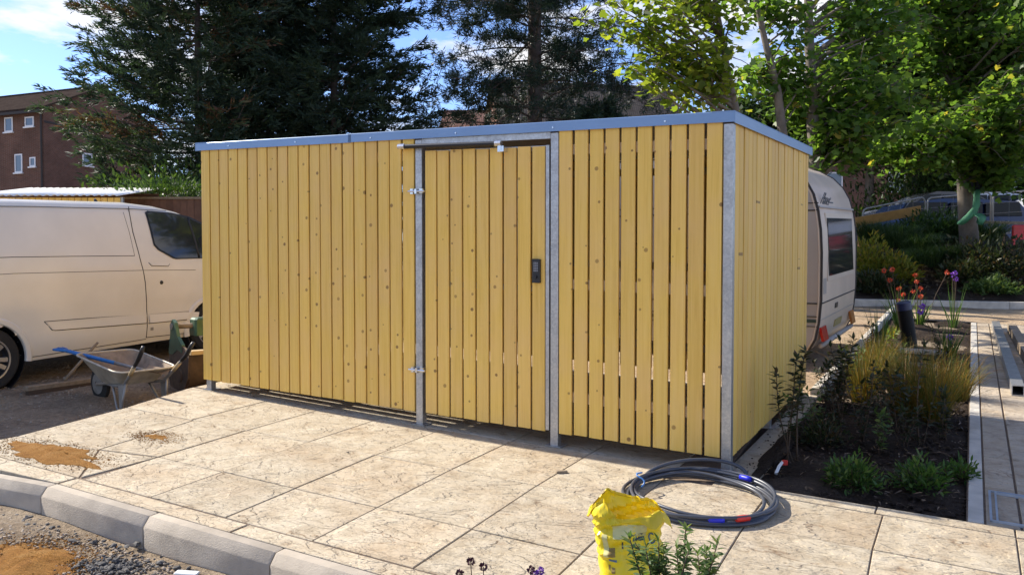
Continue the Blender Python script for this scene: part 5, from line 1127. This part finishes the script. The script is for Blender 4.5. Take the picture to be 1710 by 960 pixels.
car('parked_car', 'dark blue people carrier parked behind the bank', p, R_(2), 4.9, 1.62, 'carblue', 'cars parked beyond the bank', (.16, .20, .93, .985))
p = AT(1478, 318, 27.5); p.z -= 1.50; car('parked_car', 'dark car with pale roof bars behind the blue people carrier', p, R_(4), 4.2, 1.5, 'cardark', 'cars parked beyond the bank')
p = AT(1676, 318, 26.5); p.z -= 1.50; car('parked_car', 'white car at the right edge beyond the bank', p, R_(0), 4.2, 1.5, 'carwhite', 'cars parked beyond the bank')
p = AT(1560, 320, 29); p.z -= 1.45; car('parked_car', 'pale blue grey car far behind between the trees', p, R_(0), 4.0, 1.45, 'carwhite', 'cars parked beyond the bank')
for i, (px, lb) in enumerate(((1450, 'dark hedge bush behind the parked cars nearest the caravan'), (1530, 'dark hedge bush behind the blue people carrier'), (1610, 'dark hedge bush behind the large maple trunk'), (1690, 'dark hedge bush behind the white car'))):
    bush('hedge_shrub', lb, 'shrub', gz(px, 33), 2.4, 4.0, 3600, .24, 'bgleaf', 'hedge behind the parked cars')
# temporary fence panels: round tube frames with wire mesh
def fpanel(label, A, B, h):
    root = thing('mesh_fence_panel', label, 'fence', A, (0, 0, math.atan2(B.y-A.y, B.x-A.x)), 'temporary fence panels'); L = math.hypot(B.x-A.x, B.y-A.y); dz = B.z-A.z
    r = .12; pts = [(0, 0, -.3), (0, 0, h-r), (r*.3, 0, h-r*.3), (r, 0, h), (L-r, 0, h+dz), (L-r*.3, 0, h+dz-r*.3), (L, 0, h+dz-r), (L, 0, -.3+dz)]
    MB().tube(pts, .019, 8).build('frame', 'steelg', root, smooth='all'); MB().tube([(0, 0, .12), (L, 0, .12+dz)], .017, 8).build('bottom_rail', 'steelg', root)
    for k in range(1, 5): x = L*k/5; MB().tube([(x, 0, .12+dz*k/5), (x, 0, h+dz*k/5)], .004, 4).build('mesh_wire', 'steelg', root)
    for k in range(1, 4): z = .12+(h-.12)*k/4; MB().tube([(0, 0, z), (L, 0, z+dz)], .004, 4).build('mesh_wire', 'steelg', root)
A = AT(1441, 348, 20.0); B = AT(1545, 330, 20.6); C_ = AT(1655, 322, 21.2); D_ = AT(1790, 314, 21.8)
for q in (A, B, C_, D_): q.z -= 1.2
fpanel('mesh fence panel with rounded tube frame beside the caravan', A, B, 1.2); fpanel('mesh fence panel behind the large maple trunk', B+Vector((.06, 0, 0)), C_, 1.2); fpanel('mesh fence panel at the right edge beyond the bank', C_+Vector((.06, 0, 0)), D_, 1.2)
# ochre timber rail on a post with a pale panel and red stripe under it
a0 = AT(1428, 372, 19.6); a1 = AT(1535, 352, 19.9); an = math.atan2(a1.y-a0.y, a1.x-a0.x); L = math.hypot(a1.x-a0.x, a1.y-a0.y)
tr_ = thing('timber_rail', 'thick ochre timber rail on posts beside the caravan', 'timber rail', a0-Vector((0, 0, .75)), (0, 0, an)); dz = a1.z-a0.z
MB().rings([[(x, y, .75+z+dz*x/L) for y, z in ((-.06, -.10), (.06, -.10), (.06, .12), (-.06, .12))] for x in (0, L)]).build('rail', 'timber', tr_)
for x in (.15, L-.16): MB().box(x-.06, x+.06, -.05, .05, -.15, .66+dz*x/L).build('post', 'timber', tr_)
pn = thing('white_panel', 'white panel with a curved red stripe under the ochre rail', 'panel', a0+Vector((.2, .16, -.70)), (0, 0, an))
MB().box(0, 1.0, -.012, .012, 0, .52).build('sheet', 'white', pn); MB().rings([[(.60+.35*t+dx, y, .02+.48*t**1.6) for dx, y in ((-.05, -.02), (.05, -.02), (.05, .016), (-.05, .016))] for t in (0, .25, .5, .75, 1)]).build('red_stripe', 'redp', pn)
# green fabric and webbing tied to the maple trunk
g0 = AT(1608, 368, 17.25); gf = thing('green_fabric_strip', 'twisted green fabric tied round the large maple trunk', 'fabric', g0)
P = [AT(1606, 372, 17.2), AT(1622, 358, 17.15), AT(1630, 345, 17.15), AT(1631, 328, 17.2), AT(1633, 316, 17.25)]
b = MB(); rs = []
for i, p in enumerate(P):
    w_ = (.10, .13, .09, .07, .11)[i]; tw = .5+.35*i; rs.append([p-g0+Vector((math.cos(a)*w_, math.sin(a)*.05, math.sin(a+tw)*w_*.55)) for a in [k*math.pi/4 for k in range(8)]])
b.rings(rs).build('strip', 'gfab', gf, smooth='all')
P = [AT(1629, 358, 17.1), AT(1640, 362, 17.05), AT(1636, 372, 17.05)]
MB().rings([[p-g0+Vector((math.cos(a)*w_, math.sin(a)*.05, math.sin(a)*w_*.8)) for a in [k*math.pi/4 for k in range(8)]] for p, w_ in zip(P, (.05, .09, .07))]).build('loose_end', 'gfab', gf, smooth='all')
wb = thing('webbing_loop', 'dark webbing loop hanging by the large maple trunk', 'strap', AT(1634, 316, 17.2)); w0 = AT(1634, 316, 17.2)
MB().tube([AT(x, y, 17.2)-w0 for x, y in ((1634, 316), (1634, 296), (1629, 282), (1622, 284), (1621, 298), (1625, 312))], [.07, .065, .06, .035, .03, .03], 8).build('loop', 'dfab', wb, smooth='all')
MB().tube([AT(x, y, 17.2)-w0 for x, y in ((1632, 262), (1633, 270), (1633, 292))], [.012, .012, .012], 6).build('cord', 'dfab', wb)
tag(MB().rings([[Vector((math.cos(a)*r*1.2, math.sin(a)*r, z)) for a in [k*math.pi/3 for k in range(6)]] for r, z in ((.05, -.08), (.10, -.03), (.09, .04), (.04, .09))]).build('orange_marker', 'orange', None, AT(1632, 262, 17.15)), 'small orange marker hanging above the webbing loop', 'marker')
# red plastic barrier and a plank rail at the right edge
rb = AT(1690, 378, 18.5); rbo = thing('red_barrier', 'red plastic barrier cut by the right edge of the photo', 'barrier', rb-Vector((0, 0, .75)), (0, 0, 0))
MB().box(0, .9, -.03, .03, .45, .78, .02).build('panel', 'redp', rbo)
for x in (.03, .75): MB().box(x-.035, x+.035, -.035, .035, -.05, .46, .008).build('leg', 'redp', rbo); MB().box(x-.06, x+.06, -.12, .12, -.08, -.02, .01).build('foot', 'white', rbo)
pk = AT(1640, 371, 18.9); tag(MB().box(0, 1.6, -.02, .02, -.035, .035, .004).build('plank_rail', 'oldwood', None, pk, (0, .03, -.05)), 'bare plank rail running behind the red barrier', 'plank')
# ------------------------------------------------------------------ buildings
def house(name, label, corner, dirA, LA, LB, ze, zr, wall, roof, windows, base=-1.0, over=.35):
    """corner = nearest corner; dirA along the eaves wall, gable wall at right angles (to the right/back)"""
    a = Vector((dirA[0], dirA[1], 0)).normalized(); b_ = Vector((-a.y, a.x, 0)); 
    if b_.y < 0: b_ = -b_
    root = thing(name, label, 'house', (corner[0], corner[1], base), (0, 0, 0)); o = Vector((corner[0], corner[1], base))
    def P(x, y, z): return a*x+b_*y+Vector((0, 0, z-base))
    b = MB(); b.rings([[P(x, 0, base), P(x, 0, ze), P(x, LB/2, zr), P(x, LB, ze), P(x, LB, base)] for x in (0, LA)]); wl_ = b.build('wall', wall, root)
    for sgn in (0, 1):
        y0, y1 = (-over, LB/2) if sgn == 0 else (LB+over, LB/2); k = over*(zr-ze)/(LB/2)
        quad = [P(-.25, y0, ze-k), P(LA+.25, y0, ze-k), P(LA+.25, y1, zr), P(-.25, y1, zr)]
        up = Vector((0, 0, .14)); MB().rings([[q+Vector((0, 0, .03)) for q in quad], [q+up for q in quad]]).build('roof', roof, root)
    MB().tube([P(-.25, LB/2, zr+.13), P(LA+.25, LB/2, zr+.13)], .12, 8).build('ridge_tiles', roof, root)
    MB().rings([[P(x, y, z) for y, z in ((-over-.12, ze-.35), (-over, ze-.35), (-over, ze-.18), (-over-.12, ze-.18))] for x in (-.2, LA+.2)]).build('gutter', 'ltrim', root)
    for face, x, z, w, h in windows:
        n_ = (-b_ if face == 'A' else -a); t = a if face == 'A' else b_
        c = t*x+Vector((0, 0, z-base))
        def R4(w_, h_, d): return [c+t*sx*w_/2+Vector((0, 0, sz*h_/2))+n_*d for sx, sz in ((-1, -1), (1, -1), (1, 1), (-1, 1))]
        fr = MB().rings([R4(w, h, -.05), R4(w, h, .04), R4(w-.16, h-.16, .045), R4(w-.16, h-.16, -.02)], False, False).build('window', 'upvc', root)
        MB().rings([R4(w-.15, h-.15, -.04), R4(w-.15, h-.15, .012)]).build('pane', 'pane', fr)
        MB().rings([[c+t*sx*(w/2+.08)+Vector((0, 0, -h/2-.09+dz_))+n_*d for sx, d in ((-1, .0), (1, .0), (1, .12), (-1, .12))] for dz_ in (0, .08)]).build('sill', 'upvc', fr)
    return root, P
YH = 52.0; cH = AT(72, 180, YH); dA = Vector((-.927, .375, 0)); zE = cH.z
def hw(px, py, face):
    a = dA.normalized(); b_ = Vector((-a.y, a.x, 0)); b_ = b_ if b_.y > 0 else -b_
    t_ = a if face == 'A' else b_; n_ = b_ if face == 'A' else a; r = ray(px, py)
    k = (cH.x*n_.x+cH.y*n_.y)/(r.x*n_.x+r.y*n_.y); p = Vector((r.x*k, r.y*k, CAMZ+r.z*k)); return (p-cH).x*t_.x+(p-cH).y*t_.y, p.z
wins = []
for face, x0, y0, x1, y1 in (('A', 8, 197, 22, 220), ('A', 42, 196, 57, 211), ('A', 25, 258, 38, 288), ('A', 50, 263, 60, 278), ('B', 137, 255, 154, 278)):
    u0, z1 = hw(x0, y0, face); u1, z0 = hw(x1, y1, face); wins.append((face, (u0+u1)/2, (z0+z1)/2, abs(u1-u0), abs(z1-z0)))
hr, HP = house('brick_flats', 'three storey brown brick flats with white windows at the far left', (cH.x, cH.y), dA, 16, 9.0, zE, zE+2.1, 'brickA', 'tileA', wins)
MB().rings([[HP(-.03+d, y, zE-.95+z) for d, z in ((0, 0), (.02, 0), (.02, .14), (0, .14))] for y in (0.05, 8.9)]).build('string_course', 'ltrim', hr)
MB().tube([HP(.1, -.1, zE-.3), HP(.1, -.1, 0)], .06, 8).build('downpipe', 'ltrim', hr)
c2 = AT(1140, 205, 40); r2 = AT(1176, 151, 42.5)
house('brick_house', 'red brick house with grey brown tiled roof behind the pale maple', (AT(1142, 200, 40).x, 40), (-.985, -.17), 9, 5.6, c2.z-.2, r2.z, 'brickB', 'tileC', [], base=.2)
c3 = AT(870, 222, 44); r3 = AT(800, 184, 46)
house('brick_house', 'red brick house with pinkish tiled roof behind the pine', (AT(880, 222, 44).x, 44), (-1, .02), 4.6, 6.5, c3.z, r3.z, 'brickB', 'tileB', [], base=.2)
c4 = AT(1780, 330, 55)
w4 = [('A', 3+4.2*i, zz_, 1.1, 1.3) for i in range(8) for zz_ in (4.2, 7.0)]
house('brick_terrace', 'dark brick terrace glimpsed under the trees beyond the parked cars', (c4.x, 55), (-1, .02), 34, 8, AT(1700, 262, 55).z, AT(1700, 215, 59).z, 'brickA', 'tileA', w4, base=1.5)
# white roofed timber store and brown fence behind the van
f0 = AT(-40, 332, 15.5); f1 = AT(204, 331, 15.5); zt_ = AT(100, 325, 15.5).z; Ls = f1.x-f0.x
bs_ = thing('bin_store', 'low timber store with white corrugated roof behind the van', 'shed', (f0.x, 15.5, .6))
zl = zt_-.6; n = int(Ls/.035); P = []
for q in (0, 1):
    P.append([(Ls*i/n, -.15+q*1.9, zl-.02+q*.30+.016*math.sin(2*math.pi*(Ls*i/n)/.14)) for i in range(n+1)])
o = MB().grid(P).build('corrugated_roof', 'corr', bs_, smooth='all'); md = o.modifiers.new('thick', 'SOLIDIFY'); md.thickness = .008
k = 0; x = 0.02
bw = MB().box(-.055, .055, 0, .02, 0, zl-.06).mesh('board', 'wood')
while x < Ls-.05: link('board', bw, bs_, (x+.05, 0, 0)); x += .125
for x in (.03, Ls-.03): MB().box(x-.03, x+.03, .03, .09, -.3, zl-.05).build('post', 'galv', bs_)
MB().box(0, Ls, 1.6, 1.62, 0, zl+.15).build('back_panel', 'fence', bs_)
fz = AT(280, 329, 17.0).z; x0 = AT(196, 330, 17).x; x1 = AT(420, 330, 17).x
fe = thing('board_fence', 'brown board fence with a pale top rail behind the van', 'fence', (x0, 17.0, .6)); hh = fz-.6; x = 0
fbm_ = MB().box(0, .14, 0, .02, -.2, hh-.05).mesh('fence_board', 'fence')
while x < x1-x0: link('fence_board', fbm_, fe, (x, random.uniform(-.002, .002), 0)); x += .146
MB().box(-.02, x1-x0+.1, -.03, .05, hh-.045, hh).build('top_rail', 'oldwood', fe)
